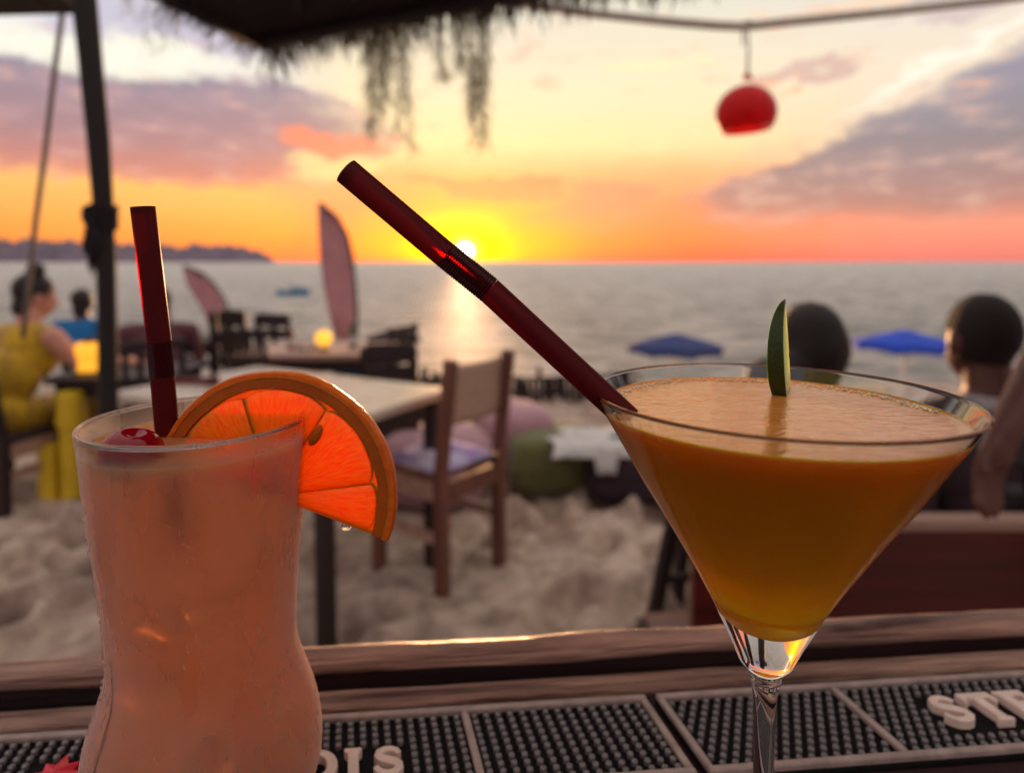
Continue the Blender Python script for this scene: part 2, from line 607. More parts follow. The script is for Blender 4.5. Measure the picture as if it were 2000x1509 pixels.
M['parasol_dark'] = pm('dark_canvas', lin(52, 40, 46), 0.85, 0.2, 3)
M['white_metal'] = pm('white_pole', lin(214, 214, 208), 0.4, 0.06, 6)
M['green_cloth'] = pm('green_cloth', lin(96, 96, 52), 0.9, 0.2, 9, sheen=0.2)
M['plum_cloth'] = pm('plum_cloth', lin(70, 46, 58), 0.9, scale=14, col2=lin(38, 32, 40))
M['pink_cloth'] = pm('pink_cloth', lin(168, 126, 134), 0.9, 0.2, 8, sheen=0.2)
M['white_cloth'] = pm('white_cloth', lin(196, 194, 190), 0.9, 0.1, 10)
M['yellow_paint'] = pm('yellow_paint', lin(226, 190, 40), 0.45, 0.12, 8)
M['boat_blue'] = pm('boat_blue', lin(44, 120, 160), 0.5, 0.2, 2)
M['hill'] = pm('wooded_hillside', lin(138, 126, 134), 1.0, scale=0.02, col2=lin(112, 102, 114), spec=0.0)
M['leaf'] = pm('dry_needles', lin(140, 134, 108), 0.8, 0.3, 20, sss=0.2, sscale=0.02)
M['bark'] = pm('bark', lin(92, 76, 66), 0.95, 0.3, 12, stretch=(2, 2, 0.4), bump=0.6)


def flag_material():
    m = bpy.data.materials.new('flag_cloth')
    m.use_nodes = True
    nt = m.node_tree
    nt.nodes.clear()
    q = G(nt)
    t = q.node('ShaderNodeTexCoord')
    sp = q.node('ShaderNodeSeparateXYZ')
    nt.links.new(t.outputs['Object'], sp.inputs[0])
    nz = q.noise(t.outputs['Object'], 2.0, 3)
    c = q.ramp(nz, [(0.3, lin(176, 138, 148)), (0.7, lin(194, 160, 168))])
    df = q.node('ShaderNodeBsdfDiffuse')
    tr = q.node('ShaderNodeBsdfTranslucent')
    nt.links.new(c, df.inputs[0]); nt.links.new(c, tr.inputs[0])
    mx = q.node('ShaderNodeMixShader')
    mx.inputs[0].default_value = 0.35
    nt.links.new(df.outputs[0], mx.inputs[1]); nt.links.new(tr.outputs[0], mx.inputs[2])
    o = q.node('ShaderNodeOutputMaterial')
    nt.links.new(mx.outputs[0], o.inputs[0])
    return m


def thin_shade(name, col, tmix=0.5, gloss=0.25):
    """lamp shade / straw wall: diffuse + translucent + gloss"""
    m = bpy.data.materials.new(name)
    m.use_nodes = True
    nt = m.node_tree
    nt.nodes.clear()
    q = G(nt)
    t = q.node('ShaderNodeTexCoord')
    nz = q.noise(t.outputs['Object'], 30, 3)
    c = q.mix(q.ss(nz, 0.3, 0.7), (*[x * 0.85 for x in col[:3]], 1), (*col[:3], 1))
    df = q.node('ShaderNodeBsdfDiffuse'); tr = q.node('ShaderNodeBsdfTranslucent'); gs = q.node('ShaderNodeBsdfGlossy')
    gs.inputs['Roughness'].default_value = gloss
    nt.links.new(c, df.inputs[0]); nt.links.new(c, tr.inputs[0])
    mx = q.node('ShaderNodeMixShader'); mx.inputs[0].default_value = tmix
    nt.links.new(df.outputs[0], mx.inputs[1]); nt.links.new(tr.outputs[0], mx.inputs[2])
    fr = q.node('ShaderNodeFresnel'); fr.inputs[0].default_value = 1.45
    m2 = q.node('ShaderNodeMixShader')
    nt.links.new(q.mul(fr.outputs[0], 0.8), m2.inputs[0])
    nt.links.new(mx.outputs[0], m2.inputs[1]); nt.links.new(gs.outputs[0], m2.inputs[2])
    o = q.node('ShaderNodeOutputMaterial')
    nt.links.new(m2.outputs[0], o.inputs[0])
    return m


def straw_material(name='maroon_plastic', see=0.24):
    """dark red plastic: body colour plus forward scattering, so the sun shines through where it stands behind"""
    m = bpy.data.materials.new(name)
    m.use_nodes = True
    nt = m.node_tree
    nt.nodes.clear()
    q = G(nt)
    df = q.node('ShaderNodeBsdfDiffuse'); df.inputs[0].default_value = lin(84, 24, 26) if see > 0.1 else lin(56, 14, 17)
    rf = q.node('ShaderNodeBsdfRefraction'); rf.inputs[0].default_value = (0.55, 0.035, 0.025, 1); rf.inputs['Roughness'].default_value = 0.30; rf.inputs['IOR'].default_value = 1.12
    mx = q.node('ShaderNodeMixShader'); mx.inputs[0].default_value = see
    nt.links.new(df.outputs[0], mx.inputs[1]); nt.links.new(rf.outputs[0], mx.inputs[2])
    gs = q.node('ShaderNodeBsdfGlossy'); gs.inputs['Roughness'].default_value = 0.34
    fr = q.node('ShaderNodeFresnel'); fr.inputs[0].default_value = 1.45
    m2 = q.node('ShaderNodeMixShader')
    nt.links.new(q.mul(fr.outputs[0], 0.20 if see > 0.1 else 0.03), m2.inputs[0])
    nt.links.new(mx.outputs[0], m2.inputs[1]); nt.links.new(gs.outputs[0], m2.inputs[2])
    o = q.node('ShaderNodeOutputMaterial')
    nt.links.new(m2.outputs[0], o.inputs[0])
    return m


def emit(name, col, k):
    m = bpy.data.materials.new(name)
    m.use_nodes = True
    b = m.node_tree.nodes['Principled BSDF']
    b.inputs['Base Color'].default_value = (*col[:3], 1)
    b.inputs['Emission Color'].default_value = (*col[:3], 1)
    b.inputs['Emission Strength'].default_value = k
    return m


M['flag'] = flag_material()
M['lampshade'] = thin_shade('red_shade', lin(232, 6, 8), 0.6, 0.5)
M['straw'] = straw_material()
M['bellows'] = straw_material('maroon_bellows', 0.06)
M['lantern'] = emit('amber_glow', lin(255, 176, 48), 0.75)
M['ball'] = emit('yellow_glow', lin(255, 190, 60), 0.8)
M['glass'] = glassmat('clear_glass')


def frosted_material():
    """glass misted with fine condensation, run through by clear drip tracks"""
    m = glassmat('frosted_glass', (0.985, 0.96, 0.94))
    nt = m.node_tree
    q = G(nt)
    gl = [n for n in nt.nodes if n.type == 'BSDF_GLASS'][0]
    out = [n for n in nt.nodes if n.type == 'OUTPUT_MATERIAL'][0]
    t = q.node('ShaderNodeTexCoord')
    drip = q.noise(q.mapping(t.outputs['Object'], (1, 1, 0.10)), 190, 3, 0.5, dist=0.3)
    dm = q.ss(drip, 0.50, 0.80)
    fine = q.noise(t.outputs['Object'], 1500, 2, 0.5)
    cloud = q.noise(q.mapping(t.outputs['Object'], (1, 1, 0.6)), 45, 3, 0.5)
    nt.links.new(q.m('MAXIMUM', q.sub(q.ss(cloud, 0.3, 0.7, 0.24, 0.36), q.mul(dm, 0.12)), 0.04), gl.inputs['Roughness'])
    bn = q.node('ShaderNodeBump')
    bn.inputs['Strength'].default_value = 0.12
    bn.inputs['Distance'].default_value = 0.0002
    nt.links.new(fine, bn.inputs['Height'])
    nt.links.new(bn.outputs[0], gl.inputs['Normal'])
    df = q.node('ShaderNodeBsdfDiffuse'); df.inputs[0].default_value = (0.94, 0.88, 0.85, 1)
    tr = q.node('ShaderNodeBsdfTranslucent'); tr.inputs[0].default_value = (0.96, 0.80, 0.72, 1)
    mm = q.node('ShaderNodeMixShader'); mm.inputs[0].default_value = 0.55
    nt.links.new(df.outputs[0], mm.inputs[1]); nt.links.new(tr.outputs[0], mm.inputs[2])
    lw = q.node('ShaderNodeLayerWeight'); lw.inputs[0].default_value = 0.5
    sp = q.node('ShaderNodeSeparateXYZ')
    nt.links.new(t.outputs['Object'], sp.inputs[0])
    fac = q.add(0.10, q.mul(q.m('POWER', lw.outputs['Facing'], 2.2), 0.80))
    fac = q.mul(fac, q.ss(cloud, 0.2, 0.75, 0.65, 1.1))
    fac = q.mul(fac, q.sub(1.0, q.mul(dm, 0.35)))
    fac = q.mul(fac, q.ss(sp.outputs[2], 0.1585, 0.153))      # the lip above the drink stays clear
    mx = q.node('ShaderNodeMixShader')
    nt.links.new(fac, mx.inputs[0])
    nt.links.new(gl.outputs[0], mx.inputs[1]); nt.links.new(mm.outputs[0], mx.inputs[2])
    nt.links.new(mx.outputs[0], out.inputs[0])
    return m


M['frosted'] = frosted_material()


def sea_material():
    m = bpy.data.materials.new('sea_water')
    m.use_nodes = True
    nt = m.node_tree
    q = G(nt)
    b = nt.nodes['Principled BSDF']
    t = q.node('ShaderNodeTexCoord')
    v = q.mapping(t.outputs['Object'], (0.5, 1.0, 1))
    a = q.noise(v, 0.7, 10, 0.80)
    c = q.noise(q.mapping(t.outputs['Object'], (0.05, 0.12, 1)), 1.0, 4)
    h = q.add(a, q.mul(c, 0.8))
    bn = q.node('ShaderNodeBump')
    bn.inputs['Strength'].default_value = 1.0
    bn.inputs['Distance'].default_value = 0.55
    nt.links.new(h, bn.inputs['Height'])
    nt.links.new(bn.outputs[0], b.inputs['Normal'])
    nt.links.new(q.ramp(a, [(0.41, lin(130, 140, 140)), (0.59, lin(238, 232, 222))]), b.inputs['Base Color'])  # sky sheen on the ripples put into the base colour
    b.inputs['Roughness'].default_value = 0.62
    b.inputs['IOR'].default_value = 1.33
    b.inputs['Specular IOR Level'].default_value = 0.10
    return m


M['sea'] = sea_material()


# ------------------------------------------------------------------ ground, sea, headland
def vnoise(x, y, seed):
    r = np.random.RandomState(seed)
    t = r.rand(256, 256)
    xi, yi = np.floor(x).astype(int), np.floor(y).astype(int)
    fx, fy = x - xi, y - yi
    fx, fy = fx * fx * (3 - 2 * fx), fy * fy * (3 - 2 * fy)
    q = lambda a, b: t[a % 256, b % 256]
    return (q(xi, yi) * (1 - fx) + q(xi + 1, yi) * fx) * (1 - fy) + (q(xi, yi + 1) * (1 - fx) + q(xi + 1, yi + 1) * fx) * fy - 0.5


def beach_z(y):
    y = np.asarray(y, float)
    t = np.clip((y - 6.2) / 4.6, 0, 1)
    t = t * t * (3 - 2 * t)
    return -2.0 * t - np.clip(y - 10.8, 0, None) * 0.07


def make_sand():
    ys = np.concatenate([np.linspace(-3, 1.2, 12), np.linspace(1.25, 5.2, 210), np.linspace(5.25, 7.5, 50), np.linspace(7.6, 30, 60)])
    xs = np.concatenate([np.linspace(-26, -5.2, 14), np.linspace(-5, -2.65, 50), np.linspace(-2.6, 2.0, 240), np.linspace(2.05, 4, 40), np.linspace(4.2, 26, 14)])
    Xg, Yg = np.meshgrid(xs, ys, indexing='ij')
    z = beach_z(Yg)
    k = np.clip((9 - Yg) / 3, 0.15, 1)
    hump = vnoise(Xg * 3.1, Yg * 3.1, 1) * 0.055 + vnoise(Xg * 6.7 + 3, Yg * 6.7, 2) * 0.030 + vnoise(Xg * 13, Yg * 13 + 5, 3) * 0.010
    rs = np.random.RandomState(5)
    for i in range(640):                                   # footprints pressed into the loose sand
        cx_, cy_ = rs.uniform(-4.6, 3.0), rs.uniform(1.4, 6.5)
        an = rs.uniform(0, 3.14)
        ca, sa = math.cos(an), math.sin(an)
        m = (np.abs(Xg - cx_) < 0.4) & (np.abs(Yg - cy_) < 0.4)
        if not m.any():
            continue
        u = ((Xg[m] - cx_) * ca + (Yg[m] - cy_) * sa) / rs.uniform(0.085, 0.14)
        w = (-(Xg[m] - cx_) * sa + (Yg[m] - cy_) * ca) / rs.uniform(0.05, 0.08)
        q = u * u + w * w
        hump[m] += -0.095 * np.exp(-q) + 0.024 * np.exp(-(np.sqrt(q) - 1.5) ** 2 * 4)
    z = z + hump * k
    mb = MB()
    mb.quad_grid(np.stack([Xg, Yg, z], -1).reshape(-1, 3).tolist(), len(xs), len(ys))
    o = mb.build('sand', M['sand'], smooth=True)
    tag(o, kind='structure')


make_sand()
mb = MB()
ysea = [9, 40, 150, 600, 2500, 9000]
mb.quad_grid([(x, y, -2.3) for x in (-9000, -1500, -200, 0, 200, 1500, 9000) for y in ysea], 7, len(ysea))
tag(mb.build('sea', M['sea'], smooth=True), kind='structure')


def make_headland():
    rs = np.random.RandomState(3)
    D = 2600.0
    n = 150
    pts = []
    x0, x1 = at(-420, 511, D).x, at(536, 511, D).x
    prof = [(-420, 40), (-100, 50), (0, 50), (60, 47), (110, 50), (170, 43), (230, 44), (300, 40), (360, 34), (400, 40), (440, 37), (480, 33), (510, 24), (525, 12), (536, 0)]
    pxs = np.linspace(-420, 536, n)
    hh = np.interp(pxs, [p[0] for p in prof], [p[1] for p in prof]) / FPX * D
    hh = hh * (1 + 0.24 * (vnoise(pxs / 9.0, pxs * 0, 8) + vnoise(pxs / 4.0, pxs * 0, 9)))
    rows = [(0.0, 0.0), (60, 0.62), (150, 0.9), (260, 1.0), (420, 0.9), (800, 0.0)]
    for i in range(n):
        for (dy, k) in rows:
            j = 1 + 0.10 * (rs.rand() - 0.5) if 0 < k < 1 else 1
            pts.append(((pxs[i] - CX) / FPX * (D + dy), D + dy + 25 * math.sin(i * 0.35), -2.5 + hh[i] * k * j))
    mb = MB()
    mb.quad_grid(pts, n, len(rows))
    tag(mb.build('headland', M['hill'], smooth=True), kind='structure')


make_headland()

# ------------------------------------------------------------------ thatched roof over the bar
def make_roof():
    corner = at(520, 96, 1.79)
    zc = corner.z
    rgt = Vector((0.44, 1.50, zc + 0.085))
    rr = Vector((2.6, 0.95, zc + 0.25))
    lft = Vector((-0.79, 1.45, zc + 0.0))
    ll = Vector((-1.5, -1.2, zc + 0.1))
    apex = Vector((0.5, -0.9, zc + 0.75))
    t = thing('thatched_roof', 'dark thatched roof with ragged straw eaves over the bar', 'roof', (corner.x, corner.y, 0))
    o = Vector((corner.x, corner.y, 0))

    def slab(a, b, c, name):
        mb = MB()
        n = 18
        for dz in (0.0, 0.09):
            pts = []
            for i in range(n + 1):
                for j in range(n + 1):
                    u, v = i / n, j / n
                    e = a.lerp(b, u)
                    p = e.lerp(c, v * 0.45)
                    w = mnoise.noise(p * 9) * 0.012
                    pts.append(p - o + Vector((0, 0, dz + w)))
            mb.quad_grid(pts, n + 1, n + 1)
        return mb.build(name, M['thatch'], t, smooth=True)
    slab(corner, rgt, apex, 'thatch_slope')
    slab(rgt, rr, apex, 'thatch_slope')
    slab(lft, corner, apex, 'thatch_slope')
    for (a, b) in ((corner, rgt), (lft, corner), (rgt, rr)):
        mb = MB()
        mb.tube([a - o + Vector((0, -0.06, -0.005)), b - o + Vector((0, -0.06, -0.005))], 0.016, 8)
        mb.build('eave_pole', M['black_wood'], t, smooth=True)
    for k in range(7):
        e = corner.lerp(rgt, (k + 0.5) / 7) if k < 5 else lft.lerp(corner, (k - 4.6) / 2)
        mb = MB()
        mb.tube([e.lerp(apex, 0.06) - o + Vector((0, 0, -0.008)), e.lerp(apex, 0.44) - o + Vector((0, 0, -0.016))], 0.014, 8)
        mb.build('rafter', M['black_wood'], t, smooth=True)
    # ragged straw along the eaves
    rs = random.Random(11)
    mb = MB()
    for (a, b, cnt, sl) in ((corner, rgt, 1500, 1.0), (lft, corner, 520, 0.7), (rgt, rr, 500, 0.8)):
        dirc = (b - a).normalized()
        outw = Vector((-dirc.y, dirc.x, 0))
        if outw.dot(Vector((-0.1, 1, 0)) if a in (corner, rgt) else Vector((-1, 0.1, 0))) < 0:
            outw = -outw
        for i in range(cnt):
            u = rs.random()
            clump = 0.6 + 0.8 * abs(mnoise.noise(Vector((u * 16, a.x * 3, 0))))
            p = a.lerp(b, u) - o + Vector((0, 0, rs.uniform(-0.005, 0.085))) - outw * rs.uniform(0.0, 0.04)
            L = rs.uniform(0.03, 0.10) * clump * sl
            dr = (outw * rs.uniform(0.35, 1.0) + Vector((0, 0, -rs.uniform(0.5, 1.3))) + dirc * rs.uniform(-0.6, 0.25)).normalized()
            q = p + dr * L
            e = q + (dr + Vector((0, 0, -0.5))).normalized() * L * 0.5
            wv = dirc * rs.uniform(0.0012, 0.003)
            k = len(mb.v)
            mb.v += [tuple(p - wv), tuple(p + wv), tuple(q + wv * 0.8), tuple(q - wv * 0.8), tuple(e)]
            mb.f += [(k, k + 1, k + 2, k + 3), (k + 3, k + 2, k + 4)]
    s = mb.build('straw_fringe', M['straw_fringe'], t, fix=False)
    tag(s, kind='stuff')


make_roof()
# eave of a second roof in the top left corner
r2 = thing('roof_corner', 'dark sliver of another thatched eave at the top left corner', 'roof', at(10, 0, 2.4))
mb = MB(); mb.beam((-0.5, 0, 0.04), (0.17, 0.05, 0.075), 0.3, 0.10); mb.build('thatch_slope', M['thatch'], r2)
mb = MB()
for i in range(160):
    x = random.uniform(-0.45, 0.18)
    p = Vector((x, random.uniform(-0.05, 0.1), 0.0 + x * 0.05))
    q = p + Vector((random.uniform(-0.03, 0.02), 0.01, -random.uniform(0.005, 0.03)))
    k = len(mb.v)
    mb.v += [tuple(p), tuple(p + Vector((0.004, 0, 0))), tuple(q)]
    mb.f.append((k, k + 1, k + 2))
tag(mb.build('straw_fringe', M['straw_fringe'], r2, fix=False), kind='stuff')

# ------------------------------------------------------------------ post, ropes, red lamp
PD = 2.2
pt = thing('wooden_post', 'crooked black wooden post left of the tall glass', 'post', (at(212, 800, PD).x, PD, 0))
base = Vector(pt.location)
pp = [Vector((at(212, 800, PD).x + 0.02, PD, -0.1))] + [at(x, y, PD) for x, y in ((212, 820), (210, 640), (207, 500), (200, 380), (192, 270), (178, 130), (165, 0))] + [at(150, -140, PD), at(146, -220, PD)]
mb = MB()
mb.tube([p - base for p in pp], [0.034, 0.032, 0.031, 0.031, 0.033, 0.036, 0.037, 0.039, 0.040, 0.040], 14)
mb.build('trunk', M['black_wood'], pt, smooth=True)
mb = MB()
for k in range(7):
    a = at(207, 404 + k * 7, PD) - base
    mb.tube([a + Vector((0.034 * math.cos(t), 0.034 * math.sin(t), 0.004 * math.sin(t * 3))) for t in [i * math.pi / 8 for i in range(17)]], 0.0065, 6, False)
mb.build('rope_binding', M['dark_cloth'], pt, smooth=True)
bt = thing('cloth_bundle', 'dark bundle of rope tied to the black post', 'bundle', at(180, 500, PD - 0.03))
mb = MB()
rs = random.Random(4)
for k in range(9):
    z = 0.02 + k * 0.018
    R_ = 0.022 + 0.006 * math.sin(k * 1.1)
    mb.tube([Vector((R_ * math.cos(t) * 0.9 + 0.004, R_ * math.sin(t) * 0.7, z + 0.01 * math.sin(t + k))) for t in [i * math.pi / 8 for i in range(17)]], 0.011, 8, False)
mb.build('coil', M['dark_cloth'], bt, smooth=True)
mb = MB()
for k in range(5):
    x = -0.012 + 0.006 * k
    mb.tube([(x, 0, 0.02), (x * 1.3, 0.004, -0.02), (x * 1.2, 0, -0.05 - 0.012 * (k % 3))], [0.004, 0.0035, 0.002], 6)
mb.build('loose_end', M['dark_cloth'], bt, smooth=True)

mb = MB()
RD = 3.0
rp = [at(132, -120, RD), at(125, 0, RD), at(108, 130, RD), at(88, 300, RD), at(70, 430, RD), at(58, 540, RD), at(45, 660, RD)]
mb.tube(rp, 0.012, 8)
tag(mb.build('guy_rope', M['rope'], smooth=True, recenter=True), 'thin slack rope hanging beside the black post', 'rope')

LD = 2.6
mb = MB()
wp = [at(900, -10, LD), at(1150, 26, LD), at(1300, 42, LD), at(1400, 50, LD), at(1455, 52, LD), at(1520, 45, LD), at(1700, 27, LD), at(2000, -6, LD), at(2250, -45, LD)]
mb.tube(wp, [0.019] * len(wp), 10)
tag(mb.build('overhead_cable', M['greyrope'], smooth=True, recenter=True), 'pale sagging cable across the sky carrying the red lamp', 'cable')
lp = thing('pendant_lamp', 'red dome pendant lamp hanging from the overhead cable', 'lamp', at(1458, 248, LD))
h = (248 - 150) / FPX * LD
R_ = 0.121
prof = []
for k in range(17):
    t = k / 16
    a = rad(-36 + 126 * t)
    prof.append((R_ * math.cos(a), 0.085 + 0.115 * math.sin(a) - 0.031))
prof = [(r, z) for r, z in prof]
inner = [(max(0.0, r - 0.004), z - 0.003) for r, z in reversed(prof)]
mb = MB(); mb.lathe([(r, z) for r, z in prof[:-1]] + [(0.012, prof[-1][1])] + [(0.010, prof[-1][1] - 0.004)] + inner[1:], 40)
sh = mb.build('lamp_shade', M['lampshade'], lp, smooth=True, autos=50)
sh.rotation_euler = (0, rad(-4), 0)
mb = MB(); mb.lathe([(0.0, h - 0.012), (0.022, h - 0.012), (0.013, h + 0.002), (0.007, h + 0.010), (0.0, h + 0.011)], 20); mb.build('cap', M['lampshade'], lp, smooth=True)
mb = MB(); mb.tube([(0, 0, h), (0.002, 0, 0.30), (-0.004, 0, 0.425)], 0.006, 8); mb.build('cord', M['greyrope'], lp, smooth=True)
mb = MB()
mb.tube([Vector((-0.004 + 0.016 * math.cos(t), 0.018 * math.sin(t), 0.416)) for t in [i * math.pi / 6 for i in range(13)]], 0.006, 6, False)
mb.tube([(-0.012, 0.0, 0.425), (-0.022, 0.0, 0.37), (-0.018, 0, 0.33)], 0.004, 6)
mb.build('knot', M['rope'], lp, smooth=True)
mb = MB(); mb.ellipsoid((0, 0, 0.05), (0.028, 0.028, 0.036)); mb.build('bulb', emit('bulb_glow', (1.0, 0.6, 0.35), 7.0), lp, smooth=True)


# ------------------------------------------------------------------ casuarina tree: limb above the frame, drooping twigs
def make_tree():
    t = thing('casuarina_tree', 'casuarina tree with grey green twigs drooping in front of the sunset', 'tree', (-4.4, 0.2, 0))
    o = Vector((-4.4, 0.2, 0))
    mb = MB(); mb.tube([(0, 0, -0.1), (0.05, 0.1, 1.4), (0.1, 0.3, 2.6), (0.3, 0.6, 3.7), (0.4, 0.7, 5.2)], [0.17, 0.14, 0.12, 0.10, 0.05], 14)
    mb.build('trunk', M['bark'], t, smooth=True)
    limb = [(0.3, 0.6, 3.6), (1.3, 2.2, 3.75), (2.3, 3.4, 3.75), (3.2, 4.0, 3.68), (3.9, 4.2, 3.52), (4.4, 4.3, 3.35)]
    mb = MB(); mb.tube(limb, [0.07, 0.055, 0.045, 0.035, 0.024, 0.010], 10)
    mb.build('limb', M['bark'], t, smooth=True)
    rs = random.Random(21)

    def spray(top, tips, name, dens, fine=1.0):
        mb = MB()
        for tip in tips:
            top_, tip_ = Vector(top) - o, Vector(tip) - o
            top_ = top_ + Vector(((tip_.x - top_.x) * 0.75 + rs.uniform(-0.06, 0.06), rs.uniform(-.1, .1), rs.uniform(-0.05, 0.15)))
            n = 9
            path = []
            for i in range(n + 1):
                u = i / n
                p = top_.lerp(tip_, u) + Vector((0.05 * math.sin(u * 3.0 + tip_.x * 9), 0.04 * math.cos(u * 4), 0.10 * math.sin(u * math.pi) * (1 - u)))
                path.append(p)
            mb.tube(path, [0.006 * (1 - 0.7 * i / n) for i in range(n + 1)], 5)
            for i in range(int(dens)):
                u = rs.random() ** 0.7
                k = min(int(u * n), n - 1)
                p = path[k].lerp(path[k + 1], u * n - k)
                L = rs.uniform(0.04, 0.13) * (0.7 + 0.5 * u)
                dr = Vector((rs.uniform(-1, 1), rs.uniform(-0.9, 0.9), -rs.uniform(0.2, 1.1))).normalized()
                q = p + dr * L * 0.5
                e = q + (dr + Vector((0, 0, -0.9))).normalized() * L * 0.6
                w = Vector((rs.uniform(0.4, 1), rs.uniform(-0.4, 0.4), 0)).normalized() * rs.uniform(0.0016, 0.0036) * fine
                b = len(mb.v)
                mb.v += [tuple(p - w), tuple(p + w), tuple(q + w), tuple(q - w), tuple(e)]
                mb.f += [(b, b + 1, b + 2, b + 3), (b + 3, b + 2, b + 4)]
        s = mb.build(name, M['leaf'], t, fix=False)
        tag(s, kind='stuff')
        return s
    D = 4.15
    tips1 = [at(rs.uniform(695, 825), rs.uniform(120, 320) - abs(rs.uniform(-1, 1)) * 30, D + rs.uniform(-.2, .2)) for k in range(17)]
    spray(at(760, -80, D), tips1, 'twig_spray', 105)
    tips2 = [at(rs.uniform(850, 945), rs.uniform(110, 315), D + rs.uniform(-.2, .2)) for k in range(13)]
    spray(at(895, -80, D), tips2, 'twig_spray', 95)
    spray(at(720, -90, D), [at(690, 90, D), at(660, 60, D), at(530, 150, D), at(600, 70, D)], 'twig_spray', 60)
    spray(at(420, -100, D), [at(300, 60, D), at(360, 85, D), at(240, 30, D), at(420, 110, D), at(460, 130, D), at(330, 100, D), at(270, 90, D)], 'twig_spray', 40, 0.8)
    spray(at(-40, 380, D), [at(4, 470, D), at(-6, 500, D)], 'twig_spray', 60)
    mb = MB(); mb.tube([(1.3, 2.2, 3.75), (1.6, 3.2, 3.5), at(420, -100, D) - o], [0.03, 0.02, 0.008], 8); mb.build('limb', M['bark'], t, smooth=True)
    mb = MB(); mb.tube([(0.1, 0.3, 2.6), (0.3, 2.2, 2.7), at(-40, 380, D) - o], [0.03, 0.02, 0.006], 8); mb.build('limb', M['bark'], t, smooth=True)


make_tree()


# ------------------------------------------------------------------ the bar counter
BAR_A = rad(5.16)
BO = Vector((0.066, 0.2965, 0))
U = Vector((math.cos(BAR_A), math.sin(BAR_A), 0))
V = Vector((-math.sin(BAR_A), math.cos(BAR_A), 0))
bar = thing('bar_counter', 'dark wooden bar counter with worn wooden edge rail', 'bar counter', (BO.x, BO.y, 0), BAR_A)


def wavy(mb, prof, x0, x1, n=90, amp=0.0006, seed=0.0):
    pts = []
    for i in range(n + 1):
        x = x0 + (x1 - x0) * i / n
        for k, (v, z) in enumerate(prof):
            w = mnoise.noise(Vector((x * 14 + seed, k * 0.25, seed))) * amp + mnoise.noise(Vector((x * 60, k * 0.4, seed))) * amp * 0.35
            w2 = mnoise.noise(Vector((x * 4 + 7 + seed, 0, seed))) * amp * 1.6
            pts.append((x, v + w2, z + w))
    mb.quad_grid(pts, n + 1, len(prof), False, True)
    m = len(prof)
    b = len(mb.v) - len(pts)
    mb.f.append(tuple(b + k for k in reversed(range(m))))
    mb.f.append(tuple(b + n * m + k for k in range(m)))


def roundbox(v0, v1, z0, z1, r, n=5):
    out = []
    for (cx_, cz_, a0) in ((v1 - r, z1 - r, 0), (v0 + r, z1 - r, 90), (v0 + r, z0 + r, 180), (v1 - r, z0 + r, 270)):
        for k in range(n + 1):
            a = rad(a0 + 90 * k / n)
            out.append((cx_ + r * math.cos(a), cz_ + r * math.sin(a)))
    return out


mb = MB(); mb.box((0.05, 0.0345, 1.02), (1.58, 0.006, 0.06)); mb.build('rail_support', M['counter'], bar)
mb = MB(); wavy(mb, roundbox(0.0272, 0.0395, 1.0475, 1.0606, 0.0056), -0.75, 0.85, 200, 0.0016, 1.3); mb.build('edge_rail', M['bar_wood'], bar, smooth=True)
mb = MB(); wavy(mb, roundbox(0.0067, 0.0196, 1.0425, 1.0484, 0.0024), -0.75, 0.85, 200, 0.0009, 5.1); mb.build('edge_strip', M['bar_wood'], bar, smooth=True)
mb = MB(); mb.box((0.05, -0.2660, 1.029), (1.6, 0.565, 0.03)); mb.build('counter_top', M['counter'], bar, bevel=0.002)
for k in range(13):
    mb = MB(); mb.box((-0.69 + k * 0.123, 0.012, 0.505), (0.119, 0.022, 1.0)); mb.build('plank', M['bar_dark'], bar, bevel=0.003)


# ------------------------------------------------------------------ bar mats
SH = Vector((0.012, -0.046, 0)).normalized()
ZT = 1.0500


def mp(a, b, z=ZT):
    return Vector((BO.x, BO.y, 0)) + U * a + SH * b + Vector((0, 0, z))


W_ = 0.049


